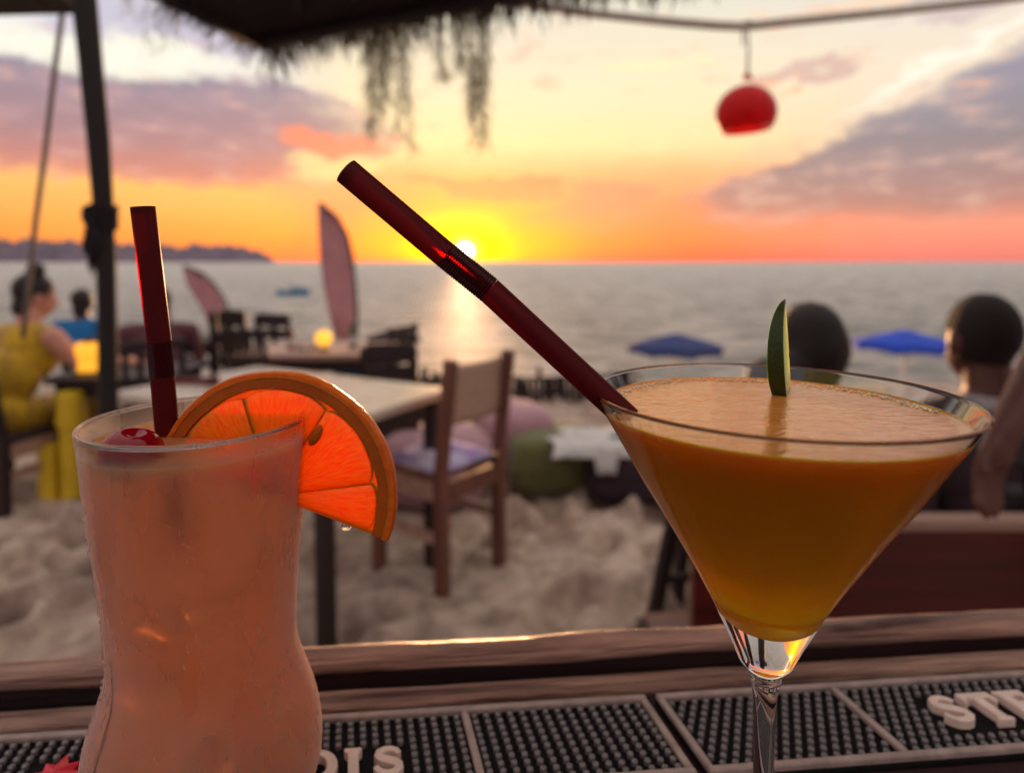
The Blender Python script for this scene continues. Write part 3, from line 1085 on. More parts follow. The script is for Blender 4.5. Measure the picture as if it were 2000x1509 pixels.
def letter_outline(ch):
    s = 0.16   # stem half widths etc in units of cap height
    if ch == 'I':
        return [[(0.0, 0), (0.46, 0), (0.46, 0.10), (0.37, 0.16), (0.37, 0.84), (0.46, 0.90), (0.46, 1), (0, 1), (0, 0.90), (0.09, 0.84), (0.09, 0.16), (0, 0.10)]]
    if ch == 'T':
        return [[(0.26, 0), (0.70, 0), (0.70, 0.09), (0.61, 0.14), (0.61, 0.80), (0.80, 0.80), (0.86, 0.66), (0.95, 0.66), (0.93, 1), (0.03, 1), (0.01, 0.66), (0.10, 0.66), (0.16, 0.80), (0.35, 0.80), (0.35, 0.14), (0.26, 0.09)]]
    if ch == 'E':
        return [[(0, 0), (0.80, 0), (0.84, 0.34), (0.75, 0.34), (0.68, 0.20), (0.36, 0.20), (0.36, 0.42), (0.60, 0.42), (0.60, 0.60), (0.36, 0.60), (0.36, 0.80), (0.66, 0.80), (0.72, 0.68), (0.81, 0.68), (0.79, 1), (0, 1), (0, 0.91), (0.09, 0.86), (0.09, 0.14), (0, 0.09)]]
    if ch == 'L':
        return [[(0, 0), (0.76, 0), (0.80, 0.36), (0.71, 0.36), (0.62, 0.20), (0.36, 0.20), (0.36, 0.86), (0.46, 0.91), (0.46, 1), (0, 1), (0, 0.91), (0.09, 0.86), (0.09, 0.14), (0, 0.09)]]
    if ch == 'A':
        return [[(0, 0), (0.30, 0), (0.30, 0.09), (0.24, 0.12), (0.29, 0.27), (0.60, 0.27), (0.65, 0.12), (0.59, 0.09), (0.59, 0), (1.0, 0), (1.0, 0.09), (0.93, 0.12), (0.60, 1), (0.38, 1), (0.07, 0.12), (0, 0.09)]]
    if ch == 'O':
        out = [(0.5 + 0.5 * math.cos(t), 0.5 + 0.52 * math.sin(t)) for t in [2 * math.pi * k / 36 for k in range(37)]]
        inn = [(0.5 + 0.22 * math.cos(t), 0.5 + 0.32 * math.sin(t)) for t in [2 * math.pi * k / 36 for k in range(37)]]
        return ['ring', out[:-1], inn[:-1]]
    if ch == 'S':
        ctr = [(0.72, 0.73), (0.66, 0.84), (0.52, 0.895), (0.36, 0.88), (0.22, 0.80), (0.18, 0.69), (0.26, 0.60), (0.42, 0.535), (0.58, 0.47), (0.69, 0.38), (0.70, 0.26), (0.60, 0.15), (0.44, 0.105), (0.28, 0.13), (0.16, 0.22), (0.10, 0.33)]
        wd = [0.07, 0.08, 0.085, 0.09, 0.10, 0.11, 0.115, 0.12, 0.12, 0.115, 0.105, 0.095, 0.09, 0.085, 0.08, 0.07]
        Lf, Rt = [], []
        for i, (x, y) in enumerate(ctr):
            a = ctr[max(0, i - 1)]; b = ctr[min(len(ctr) - 1, i + 1)]
            tx, ty = b[0] - a[0], b[1] - a[1]
            l = math.hypot(tx, ty)
            nx, ny = -ty / l, tx / l
            Lf.append((x + nx * wd[i], y + ny * wd[i])); Rt.append((x - nx * wd[i], y - ny * wd[i]))
        return [Lf + Rt[::-1]]
    return []


def add_letter(ch, a, b_base, hgt, parent, m=None):
    """cap height hgt, baseline at b_base (towards the drinker), left edge at a"""
    mb = MB()
    z0, z1 = ZT - 0.004, ZT + 0.0012
    ol = letter_outline(ch)
    tr = lambda x, y, z: tuple(mp(a + x * hgt * 0.98, b_base - y * hgt, z) - Vector(parent.location))
    if ol[0] == 'ring':
        o_, i_ = ol[1], ol[2]
        n = len(o_)
        for (x, y) in o_: mb.v.append(tr(x, y, z0))
        for (x, y) in o_: mb.v.append(tr(x, y, z1))
        for (x, y) in i_: mb.v.append(tr(x, y, z1))
        for (x, y) in i_: mb.v.append(tr(x, y, z0))
        for r in range(3):
            for k in range(n):
                k2 = (k + 1) % n
                mb.f.append((r * n + k, r * n + k2, (r + 1) * n + k2, (r + 1) * n + k))
    else:
        n = len(ol[0])
        mb.v += [tr(x, y, z0) for x, y in ol[0]] + [tr(x, y, z1) for x, y in ol[0]]
        mb.f.append(tuple(range(n, 2 * n)))
        for k in range(n):
            k2 = (k + 1) % n
            mb.f.append((k, k2, n + k2, n + k))
    return mb.build('letter', m or M['letter'], parent, bevel=0.0005)


def make_mat(label, a0, a1, dividers, words, star, stagger):
    t = thing('bar_mat', label, 'bar mat', tuple(mp((a0 + a1) / 2, W_ / 2, 1.0442)), 0, 'rubber bar mats')
    L0 = Vector(t.location)

    def slab(name, aa0, aa1, b0, b1, z0, z1, m, bev=0.0008):
        mb = MB()
        c = [mp(aa0, b0, 0), mp(aa1, b0, 0), mp(aa1, b1, 0), mp(aa0, b1, 0)]
        mb.v += [tuple(p + Vector((0, 0, z0)) - L0) for p in c] + [tuple(p + Vector((0, 0, z1)) - L0) for p in c]
        mb.f += [(0, 3, 2, 1), (4, 5, 6, 7), (0, 1, 5, 4), (1, 2, 6, 5), (2, 3, 7, 6), (3, 0, 4, 7)]
        return mb.build(name, m, t, bevel=bev)
    bw = 0.0034
    slab('mat_base', a0, a1, 0.0, W_, 1.0442, 1.0472, M['rubber'])
    slab('border', a0 + 0.0002, a1 - 0.0002, 0.0002, bw, 1.0472, ZT + 0.0004, M['matframe'])
    slab('border', a0 + 0.0002, a1 - 0.0002, W_ - bw, W_ - 0.0002, 1.0472, ZT + 0.0004, M['matframe'])
    slab('border', a0 + 0.0002, a0 + bw, bw, W_ - bw, 1.0472, ZT + 0.0001, M['matframe'])
    slab('border', a1 - bw, a1 - 0.0002, bw, W_ - bw, 1.0472, ZT + 0.0001, M['matframe'])
    for dv_ in dividers:
        slab('divider', dv_ - bw / 2, dv_ + bw / 2, bw, W_ - bw, 1.0472, ZT + 0.0001, M['matframe'])
    boxes = []
    for (ch, a, bb, hg, w) in words:
        add_letter(ch, a, bb, hg, t)
        boxes.append((a - 0.0015, a + w * hg + 0.0015, bb - hg - 0.0012, bb + 0.0016))
    if star:
        sa, sb, R0 = star
        mb = MB()
        pts = []
        n = 9
        for k in range(2 * n):
            an = math.pi * k / n + math.pi / 2
            r = R0 * (1.0 if k % 2 == 0 else 0.52) * (1.0 + 0.16 * math.sin(k * 2.3))
            pts.append((sa + r * math.cos(an), sb - r * math.sin(an)))
        b = len(mb.v)
        mb.v += [tuple(mp(x, y, 1.0473) - L0) for x, y in pts] + [tuple(mp(x, y, ZT + 0.0002) - L0) for x, y in pts] + [tuple(mp(sa, sb, ZT + 0.003) - L0)]
        m_ = len(pts)
        for k in range(m_):
            k2 = (k + 1) % m_
            mb.f.append((k, k2, m_ + k2, m_ + k)); mb.f.append((m_ + k, m_ + k2, 2 * m_))
        o = mb.build('star_emblem', M['redstar'], t)
        o['label'] = 'red spiky star emblem'
        boxes.append((sa - R0, sa + R0, sb - R0 * 0.85, sb + R0))
    # nubs
    pa, pb = 0.0053, 0.0043
    walls = sorted([a0 + bw] + [x for q in dividers for x in (q - bw / 2, q + bw / 2)] + [a1 - bw])
    spots = []
    for i in range(0, len(walls), 2):
        w0, w1 = walls[i] + 0.0024, walls[i + 1] - 0.0024
        na = max(1, int((w1 - w0) / pa))
        sp = (w1 - w0) / na
        nb = 10
        sb_ = (W_ - 2 * bw - 0.0046) / (nb - 1)
        for r in range(nb):
            for k in range(na + (0 if stagger and r % 2 else 1)):
                a = w0 + (k + (0.5 if stagger and r % 2 else 0)) * sp
                bb = bw + 0.0023 + r * sb_
                if any(q[0] < a < q[1] and q[2] < bb < q[3] for q in boxes):
                    continue
                spots.append((a, bb))
    prof = [(0.00155, 0.0), (0.00148, 0.0014), (0.00125, 0.0021), (0.0, 0.0024)]
    nb_me = MB().lathe(prof, 10).mesh('nub')
    nb_me.polygons.foreach_set('use_smooth', [True] * len(nb_me.polygons))
    nb_me.materials.append(M['nub'])
    vis, rest = [], []
    for a, b in spots:
        x, y = proj(mp(a, b))
        inside = -20 < x < 2020 and y < 1525
        vis.append((0 if inside else 1, y if False else -y, a, b))
    vis.sort()
    for i, (f_, y_, a, b) in enumerate(vis):
        if f_ == 0 and i < 300:
            o = bpy.data.objects.new('nub', nb_me)
            COL.objects.link(o)
            o.parent = t
            o.location = mp(a, b, 1.0472) - L0
        else:
            rest.append((a, b))
    if rest:
        mb = MB()
        for a, b in rest:
            p = mp(a, b, 1.0472) - L0
            mb.lathe(prof, 10, tuple(p))
        tag(mb.build('nubs', M['nub'], t, smooth=True), kind='stuff')


h1 = 0.0185
wr = []
for ch, a, w in (('S', 0.1265, 0.85), ('T', 0.1445, 0.95), ('E', 0.1640, 0.85), ('L', 0.1825, 0.8), ('L', 0.1995, 0.8), ('A', 0.2155, 1.0)):
    wr.append((ch, a, 0.0335, h1, w))
make_mat('rubber bar mat behind the martini glass, its lettering starting STE', 0.0035, 0.262, [0.0925], wr, None, True)
h2 = 0.0165
wl = []
for ch, a, w in (('O', -0.1635, 1.0), ('I', -0.1447, 0.46), ('S', -0.1335, 0.85)):
    wl.append((ch, a, 0.0400, h2, w))
make_mat('rubber bar mat behind the tall glass, its lettering ending OIS with a red star', -0.40, -0.0015, [-0.0895], wl, (-0.2605, 0.0275, 0.0125), False)


# ------------------------------------------------------------------ martini glass and drink
CZ = 1.0442     # counter top
MC = Vector((0.0815, 0.1961, 0))
mg = thing('martini_glass', 'clear martini glass holding an amber cocktail', 'glass', (MC.x, MC.y, CZ))


def zz(p): return [(r, z - CZ) for r, z in p]


outer = [(0.0560, 1.2186), (0.0545, 1.2160), (0.0480, 1.2051), (0.0405, 1.1918), (0.0345, 1.1822), (0.0245, 1.1655), (0.0185, 1.1545), (0.0152, 1.1477), (0.0112, 1.1392), (0.0092, 1.1345), (0.0080, 1.1318), (0.0066, 1.1300)]
inn = [(0.0, 1.1452), (0.0035, 1.1456), (0.0075, 1.1475), (0.0115, 1.1510), (0.0150, 1.1552), (0.0178, 1.1588), (0.0235, 1.1668), (0.0335, 1.1828), (0.0394, 1.1922), (0.0468, 1.2053), (0.0532, 1.2162), (0.0545, 1.2184), (0.0552, 1.2192)]


def spline(p, n=6):
    """Catmull-Rom resample of a profile"""
    out = []
    for i in range(len(p) - 1):
        p0, p1, p2, p3 = [np.array(p[max(0, min(len(p) - 1, k))]) for k in (i - 1, i, i + 1, i + 2)]
        for k in range(n):
            t = k / n
            q = 0.5 * ((2 * p1) + (-p0 + p2) * t + (2 * p0 - 5 * p1 + 4 * p2 - p3) * t * t + (-p0 + 3 * p1 - 3 * p2 + p3) * t ** 3)
            out.append((max(0.0, float(q[0])), float(q[1])))
    out.append(tuple(p[-1]))
    return out


po = spline(outer, 4)[::-1]
pi_ = spline(inn, 4)[::-1]
mb = MB(); mb.lathe(zz([(0.0, 1.1296)] + po + pi_), 96); mb.build('bowl', M['glass'], mg, smooth=True)
stem = [(0.0, 1.1296), (0.0054, 1.1296), (0.0050, 1.1283), (0.0050, 1.1265), (0.0042, 1.1235), (0.0036, 1.1180), (0.0033, 1.1050), (0.0031, 1.0850), (0.0034, 1.0660), (0.0046, 1.0540), (0.0085, 1.0490), (0.0, 1.0490)]
mb = MB(); mb.lathe(zz(stem[:1] + spline(stem[1:-1], 4) + stem[-1:]), 40); mb.build('stem', M['glass'], mg, smooth=True, autos=60)
mb = MB(); mb.lathe(zz([(0.0, 1.0489), (0.0085, 1.0489), (0.016, 1.0468), (0.033, 1.0458), (0.0345, 1.0450), (0.033, 1.0444), (0.0, 1.0444)]), 64); mb.build('foot', M['glass'], mg, smooth=True, autos=60)

LIQ = 1.2142


def mango_material():
    """cloudy juice: blurred refraction through an absorbing body plus a little body scattering"""
    m = sssmat('mango_cocktail', (0.42, 0.13, 0.004), (1.0, 0.30, 0.03), 0.034, rough=0.1, spec=0.4)
    nt = m.node_tree
    q = G(nt)
    b = nt.nodes['Principled BSDF']
    out = [n for n in nt.nodes if n.type == 'OUTPUT_MATERIAL'][0]
    rf = q.node('ShaderNodeBsdfRefraction')
    rf.inputs[0].default_value = (1.0, 0.60, 0.06, 1)
    rf.inputs['Roughness'].default_value = 0.55
    rf.inputs['IOR'].default_value = 1.12
    # backlit glow put into the colour: bright orange foot, darker amber above
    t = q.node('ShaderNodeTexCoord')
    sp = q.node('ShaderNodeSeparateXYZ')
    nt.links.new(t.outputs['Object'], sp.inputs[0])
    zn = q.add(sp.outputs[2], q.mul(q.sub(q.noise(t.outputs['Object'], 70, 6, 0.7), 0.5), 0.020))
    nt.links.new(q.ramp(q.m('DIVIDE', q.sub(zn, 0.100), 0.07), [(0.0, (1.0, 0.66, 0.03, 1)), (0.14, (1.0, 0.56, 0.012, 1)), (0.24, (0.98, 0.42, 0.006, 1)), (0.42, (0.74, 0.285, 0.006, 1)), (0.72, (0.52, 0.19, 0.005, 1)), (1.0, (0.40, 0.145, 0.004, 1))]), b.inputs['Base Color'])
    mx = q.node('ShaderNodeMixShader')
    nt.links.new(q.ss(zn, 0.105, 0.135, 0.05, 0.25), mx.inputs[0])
    nt.links.new(b.outputs[0], mx.inputs[1]); nt.links.new(rf.outputs[0], mx.inputs[2])
    nt.links.new(mx.outputs[0], out.inputs['Surface'])
    va = q.node('ShaderNodeVolumeAbsorption')
    va.inputs['Color'].default_value = (0.72, 0.64, 0.0, 1)
    va.inputs['Density'].default_value = 34.0
    nt.links.new(va.outputs[0], out.inputs['Volume'])
    return m


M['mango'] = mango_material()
M['mango_top'] = sssmat('mango_surface', (0.78, 0.33, 0.08), (1.0, 0.35, 0.05), 0.006, rough=0.03, spec=0.9, ior=1.6, col2=(0.66, 0.24, 0.04), nscale=90, bump=0.6, bscale=190, stretch=(1, 2.2, 1), bdist=0.0008)
zo_ = [p[1] for p in spline(outer, 4)][::-1]
ro_ = [p[0] for p in spline(outer, 4)][::-1]
dr = []
for r_, z in spline(inn, 4):
    if z < LIQ - 0.0006:
        k_ = min(1.0, max(0.0, (z - 1.1475) / 0.0075))
        dr.append((r_ + 0.00035 + (float(np.interp(z, zo_, ro_)) + 0.00012 - r_ - 0.00035) * k_ * k_ * (3 - 2 * k_), z))
mb = MB()
rl = dr[-1][0] + 0.0002
mb.lathe([(r, z - CZ) for r, z in [(0.0, 1.1449)] + dr[1:] + [(rl, LIQ - CZ + CZ), (rl - 0.0012, LIQ - 0.0006), (rl - 0.004, LIQ - 0.0009), (rl * 0.6, LIQ - 0.001), (rl * 0.3, LIQ - 0.001), (0.0, LIQ - 0.001)]], 96)
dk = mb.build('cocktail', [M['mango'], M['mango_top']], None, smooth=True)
for pl in dk.data.polygons:
    if pl.center.z > LIQ - CZ - 0.0012:
        pl.material_index = 1
dk.location = (MC.x, MC.y, CZ)
tag(dk, 'cloudy amber orange cocktail filling the martini glass', 'drink')
# froth ring clinging to the far wall
mb = MB()
rs = random.Random(9)
for k in range(900):
    an = rs.uniform(0, 2 * math.pi)
    if math.sin(an) < -0.1:
        continue
    r = rl - abs(rs.gauss(0, 0.0016)) - 0.0018
    s = rs.uniform(0.00015, 0.00048)
    mb.ellipsoid((MC.x + r * math.cos(an), MC.y + r * math.sin(an), LIQ - 0.0006 + s * 0.3 + (0.0014 * rs.random() if r > rl - 0.001 else 0)), (s, s, s * 0.8), None, 8, 5)
M['froth'] = sssmat('froth', (0.95, 0.72, 0.5), (1, .5, .2), 0.002, rough=0.15)
fo = mb.build('froth', M['froth'], None, smooth=True, recenter=True, fix=False)
tag(fo, 'pale bubbles of froth round the cocktail surface in the martini glass', 'froth', kind='stuff')

# ------------------------------------------------------------------ tall hurricane glass and drink
HC = Vector((-0.1110, 0.2215, 0))
hg = thing('hurricane_glass', 'tall frosted curvy glass of iced peach cocktail', 'glass', (HC.x, HC.y, CZ))
ho = [(0.0375, 1.2036), (0.0370, 1.1980), (0.0357, 1.1816), (0.0351, 1.1742), (0.0323, 1.1481), (0.0310, 1.1255), (0.0319, 1.1163), (0.0345, 1.1075), (0.0383, 1.0951), (0.0399, 1.0810), (0.0375, 1.0690), (0.0310, 1.0590), (0.0240, 1.0530), (0.0270, 1.0480), (0.0330, 1.0452), (0.0325, 1.0444)]
hi_ = [(0.0, 1.0580), (0.0150, 1.0590), (0.0260, 1.0630), (0.0340, 1.0715), (0.0366, 1.0810), (0.0352, 1.0945), (0.0318, 1.1070), (0.0297, 1.1165), (0.0289, 1.1255), (0.0303, 1.1481), (0.0332, 1.1742), (0.0340, 1.1816), (0.0354, 1.1980), (0.0362, 1.2036)]
rim = [(0.0366, 1.2044), (0.0371, 1.2044)]
mb = MB(); mb.lathe(zz([(0.0, 1.0444)] + spline(ho, 4)[::-1] + rim[::-1] + spline(hi_, 4)[::-1]), 96)
mb.build('bowl', M['frosted'], hg, smooth=True)
mb = MB()
mb.tube([(0.03685 * math.cos(t), 0.03685 * math.sin(t), 1.2043 - CZ) for t in [2 * math.pi * k / 96 for k in range(97)]], 0.00085, 10, False)
mb.build('rim', M['glass'], hg, smooth=True)


def peach_material():
    """thin cloudy juice: blurred refraction through a lightly absorbing body plus pale body scattering"""
    m = sssmat('peach_cocktail', (0.92, 0.46, 0.22), (1.0, 0.5, 0.25), 0.022, rough=0.2, spec=0.4, col2=(0.86, 0.32, 0.09), nscale=26)
    nt = m.node_tree
    q = G(nt)
    b = nt.nodes['Principled BSDF']
    out = [n for n in nt.nodes if n.type == 'OUTPUT_MATERIAL'][0]
    rf = q.node('ShaderNodeBsdfRefraction')
    rf.inputs[0].default_value = (1.0, 0.78, 0.58, 1)
    rf.inputs['Roughness'].default_value = 0.50
    rf.inputs['IOR'].default_value = 1.06
    mx = q.node('ShaderNodeMixShader'); mx.inputs[0].default_value = 0.60
    nt.links.new(b.outputs[0], mx.inputs[1]); nt.links.new(rf.outputs[0], mx.inputs[2])
    nt.links.new(mx.outputs[0], out.inputs['Surface'])
    va = q.node('ShaderNodeVolumeAbsorption')
    va.inputs['Color'].default_value = (1.0, 0.66, 0.30, 1)
    va.inputs['Density'].default_value = 15.0
    nt.links.new(va.outputs[0], out.inputs['Volume'])
    return m


M['peach'] = peach_material()
LH = 1.1980
hd = [(r + 0.0003, z) for r, z in spline(hi_, 4) if z < LH - 0.0005]
rh = hd[-1][0] + 0.0001
mb = MB(); mb.lathe([(r, z - CZ) for r, z in [(0.0, 1.0578)] + hd[1:] + [(rh, LH), (rh - 0.001, LH - 0.0005), (rh * 0.6, LH - 0.0008), (0.0, LH - 0.0008)]], 96)
hk = mb.build('cocktail', M['peach'], None, smooth=True)
hk.location = (HC.x, HC.y, CZ)
tag(hk, 'pink peach iced cocktail inside the tall frosted glass', 'drink')

# condensation: beads and a few drip trails on the outside of the tall glass
hout = spline(ho, 4)
rs = random.Random(31)
mb = MB()


def outer_r(z):
    zs = [p[1] for p in hout][::-1]
    return float(np.interp(z, zs, [p[0] for p in hout][::-1]))


for k in range(520):
    an = rs.uniform(math.pi, 2 * math.pi) if rs.random() < 0.85 else rs.uniform(0, math.pi)
    z = rs.uniform(1.062, 1.192)
    q_ = 0.00018 + 0.00042 * rs.random() ** 3
    R_ = outer_r(z) + q_ * 0.1
    n0 = len(mb.v)
    mb.ellipsoid((R_ * math.cos(an), R_ * math.sin(an), z - CZ), (q_, q_, q_ * rs.uniform(1.0, 1.5)), None, 8, 6)
for k in range(9):
    an = rad(rs.choice([-165, -155, -148, -40, -33, -25, -58, -125, -75]) + rs.uniform(-3, 3))
    z = rs.uniform(1.10, 1.185)
    L = rs.uniform(0.012, 0.035)
    path, rr_ = [], []
    for i in range(12):
        u = i / 11
        a2 = an + 0.02 * math.sin(u * 5 + k)
        zz_ = z - L * u
        path.append((outer_r(zz_) * math.cos(a2), outer_r(zz_) * math.sin(a2), zz_ - CZ)); rr_.append(0.00016 + 0.00022 * u ** 2)
    mb.tube(path, rr_, 7)
co = mb.build('condensation', M['glass'], hg, smooth=True, fix=False)
tag(co, kind='stuff')
# ice cubes pressed against the wall of the tall glass
M['ice'] = glassmat('ice', (1.0, 0.93, 0.84), rough=0.22, ior=1.16)
hin = spline(hi_, 4)
for i, (an, z, sz, nm) in enumerate(((-96, 1.1435, 0.0135, 'ice cube in the middle of the tall glass, upper of those showing'), (-122, 1.1190, 0.0165, 'ice cube at the left of the tall glass waist'),
                                     (-60, 1.1500, 0.0150, 'ice cube near the right wall of the tall glass, below the orange slice'), (-66, 1.0960, 0.0170, 'ice cube low on the right of the tall glass bulge'), (-140, 1.0880, 0.0150, 'ice cube low on the left of the tall glass bulge'))):
    rw = float(np.interp(z, [p[1] for p in hin], [p[0] for p in hin]))
    a = rad(an)
    mb = MB(); mb.box((0, 0, 0), (sz, sz * 0.8, sz * 0.7))
    ic = mb.build('ice_cube', M['ice'], None, bevel=0.0034, seg=3)
    rc = rw - 0.0022 - sz * 0.40 - (sz * 0.40) ** 2 / (2 * rw)
    ic.location = (HC.x + rc * math.cos(a), HC.y + rc * math.sin(a), z)
    ic.rotation_mode = 'ZYX'
    ic.rotation_euler = (0.0, 0.5 - 0.35 * i, a + math.pi / 2)
    tag(ic, nm, 'ice cube', 'ice cubes in the tall glass')

# ------------------------------------------------------------------ cherry
M['cherry'] = sssmat('cherry_skin', (0.26, 0.002, 0.008), (1, .1, .1), 0.003, rough=0.12, spec=0.5, ior=1.45)
cc = at(252, 868, 0.200)
mb = MB()
mb.ellipsoid((0, 0, 0.0075), (0.0098, 0.0088, 0.0082), None, 28, 18)
for i, v in enumerate(mb.v):
    r = math.hypot(v[0], v[1])
    if v[2] > 0.009:
        mb.v[i] = (v[0], v[1], v[2] - 0.0022 * math.exp(-(r / 0.0028) ** 2))
ch = mb.build('cherry', M['cherry'], None, smooth=True)
ch.location = (cc.x, cc.y, LH - 0.0068)
ch.rotation_euler = (0.1, 0.2, 0)
tag(ch, 'glossy dark red cherry floating in the tall glass', 'cherry')


# ------------------------------------------------------------------ orange slice
def pulp_material(name, c1, c2, radius, scale):
    m = bpy.data.materials.new(name)
    m.use_nodes = True
    nt = m.node_tree
    q = G(nt)
    b = nt.nodes['Principled BSDF']
    t = q.node('ShaderNodeTexCoord')
    sp = q.node('ShaderNodeSeparateXYZ')
    nt.links.new(t.outputs['Object'], sp.inputs[0])
    an = q.m('ARCTAN2', sp.outputs[2], sp.outputs[0])
    rr = q.m('SQRT', q.add(q.m('POWER', sp.outputs[0], 2.0), q.m('POWER', sp.outputs[2], 2.0)))
    cv = q.node('ShaderNodeCombineXYZ')
    nt.links.new(q.mul(an, 9.0), cv.inputs[0])
    nt.links.new(q.mul(rr, 70.0), cv.inputs[1])
    nz = q.noise(cv.outputs[0], 3.0, 4, 0.6, dist=0.6)
    nt.links.new(q.ramp(nz, [(0.36, (*c1, 1)), (0.62, (*c2, 1))]), b.inputs['Base Color'])
    b.inputs['Roughness'].default_value = 0.3
    b.inputs['Specular IOR Level'].default_value = 0.25
    b.inputs['Subsurface Weight'].default_value = 1.0
    b.inputs['Subsurface Radius'].default_value = radius
    b.inputs['Subsurface Scale'].default_value = scale
    bn = q.node('ShaderNodeBump')
    bn.inputs['Strength'].default_value = 0.5
    bn.inputs['Distance'].default_value = 0.0006
    nt.links.new(nz, bn.inputs['Height'])
    nt.links.new(bn.outputs[0], b.inputs['Normal'])
    return m


M['pulp'] = pulp_material('orange_pulp', (0.985, 0.12, 0.001), (0.99, 0.235, 0.002), (1.0, 0.20, 0.01), 0.06)
M['pith'] = sssmat('orange_pith', (0.48, 0.105, 0.004), (1.0, 0.3, 0.03), 0.006, rough=0.5, col2=(0.36, 0.072, 0.003), nscale=60)
M['memb'] = sssmat('orange_membrane', (0.93, 0.16, 0.003), (1.0, 0.4, 0.1), 0.014, rough=0.4, spec=0.2)
M['peel'] = sssmat('orange_peel', (0.70, 0.16, 0.007), (1.0, 0.3, 0.05), 0.003, rough=0.35, spec=0.5, col2=(0.60, 0.12, 0.005), nscale=200, bump=0.6, bscale=500)
M['lime_peel'] = sssmat('lime_peel', (0.030, 0.044, 0.005), (0.5, 1.0, 0.1), 0.002, rough=0.35, bump=0.5, bscale=500)
M['lime_pulp'] = pulp_material('lime_pulp', (0.50, 0.58, 0.16), (0.62, 0.68, 0.28), (0.7, 1.0, 0.2), 0.012)
M['lime_pith'] = sssmat('lime_pith', (0.62, 0.68, 0.42), (0.8, 1.0, 0.5), 0.003, rough=0.5)


def arc_slab(name, r0, r1, a0, a1, th, m, parent, n=48, jag=0.0, round_=0.0, bev=0.0006):
    """part ring between r0 and r1 in the local x-z plane, thickness along y"""
    mb = MB()
    pts = []
    for i in range(n + 1):
        a = a0 + (a1 - a0) * i / n
        j0 = r0 * (1 + jag * mnoise.noise(Vector((a * 5, 1.3, 0))))
        j1 = r1 * (1 + 0.012 * mnoise.noise(Vector((a * 2.2, 7.7, 0))) + 0.004 * mnoise.noise(Vector((a * 16, 2.2, 0))))
        rings = [(j0, -th / 2), (j1 - round_, -th / 2), (j1 - round_ * 0.3, -th * 0.32), (j1, 0.0), (j1 - round_ * 0.3, th * 0.32), (j1 - round_, th / 2), (j0, th / 2)] if round_ else [(j0, -th / 2), (j1, -th / 2), (j1, th / 2), (j0, th / 2)]
        for (r, y) in rings:
            pts.append((r * math.cos(a), y, r * math.sin(a)))
    k = len(rings)
    mb.quad_grid(pts, n + 1, k, False, True)
    mb.f.append(tuple(range(k))); mb.f.append(tuple(n * k + q for q in reversed(range(k))))
    return mb.build(name, m, parent, smooth=True, autos=40, bevel=bev)


def wedge(name, rin, rout, a0, a1, th, m, parent, seed):
    """one juicy segment: rounded sector outline, slightly domed faces"""
    mb = MB()
    am = (a0 + a1) / 2
    hw = (a1 - a0) / 2
    out = []
    n = 14
    for k in range(n + 1):
        t = -1 + 2 * k / n
        a = am + hw * t * 0.985
        edge = 1 - 0.05 * abs(t) ** 4 + 0.008 * mnoise.noise(Vector((t * 5, seed, 0)))
        out.append((rout * edge * math.cos(a), rout * edge * math.sin(a)))
    for k in range(1, 7):
        f = 1 - k / 7
        r = rin + (rout * 0.9 - rin) * f
        out.append((r * math.cos(am + hw * 0.985), r * math.sin(am + hw * 0.985)))
    out.append((rin * math.cos(am), rin * math.sin(am)))
    for k in range(6, 0, -1):
        f = 1 - k / 7
        r = rin + (rout * 0.9 - rin) * f
        out.append((r * math.cos(am - hw * 0.985), r * math.sin(am - hw * 0.985)))
    cx_ = sum(p[0] for p in out) / len(out); cz_ = sum(p[1] for p in out) / len(out)
    m_ = len(out)
    lay = [(0.0, -th * 0.56), (0.75, -th * 0.54), (0.95, -th * 0.48), (1.0, -th * 0.40), (1.0, th * 0.40), (0.95, th * 0.48), (0.75, th * 0.54), (0.0, th * 0.56)]
    rings = []
    for (s, y) in lay:
        if s == 0:
            mb.v.append((cx_, y, cz_)); rings.append([len(mb.v) - 1])
        else:
            b = len(mb.v)
            mb.v += [(cx_ + (x - cx_) * s, y + (0.00025 * mnoise.noise(Vector((x * 300, z * 300, seed))) if s < 1 else 0), cz_ + (z - cz_) * s) for x, z in out]
            rings.append(list(range(b, b + m_)))
    for A, B in zip(rings, rings[1:]):
        for k in range(m_):
            k2 = (k + 1) % m_
            if len(A) == 1: mb.f.append((A[0], B[k], B[k2]))
            elif len(B) == 1: mb.f.append((A[k2], A[k], B[0]))
            else: mb.f.append((A[k], B[k], B[k2], A[k2]))
    return mb.build(name, m, parent, smooth=True)


def citrus(name, label, cat, loc, R, th, a_start, rot, nseg, peel, pith, pulp, band=0.17, group=None, off=0.0, memb=None):
    t = thing(name, label, cat, loc)
    t.rotation_euler = rot
    a0, a1 = a_start, a_start + math.pi
    arc_slab('peel', R * 0.945, R, a0, a1, th, peel, t, 64, 0.0, th * 0.10, 0.0)
    arc_slab('pith', R * (1 - band), R * 0.9445, a0 + 0.002, a1 - 0.002, th * 0.96, pith, t, 64, 0.01, 0.0, 0.0003)
    # membranes: thin web behind the segments
    arc_slab('membrane', R * 0.03, R * (1 - band) - 0.0001, a0 + 0.004, a1 - 0.004, th * 0.74, memb or pith, t, 48, 0.0, 0.0, 0.0002)
    w = math.pi / nseg
    gap = 0.004
    lo = -off * w
    k = 0
    edges = [a0 + 0.01]
    while lo + w * (k + 1) < math.pi - 0.05:
        e = a0 + lo + w * (k + 1)
        if e > a0 + 0.12:
            edges.append(e)
        k += 1
    edges.append(a1 - 0.01)
    for i in range(len(edges) - 1):
        wedge('segment', R * 0.055, R * (1 - band) * 0.985, edges[i] + gap * 0.5, edges[i + 1] - gap * 0.5, th, pulp, t, i * 3.1 + R * 100)
    return t


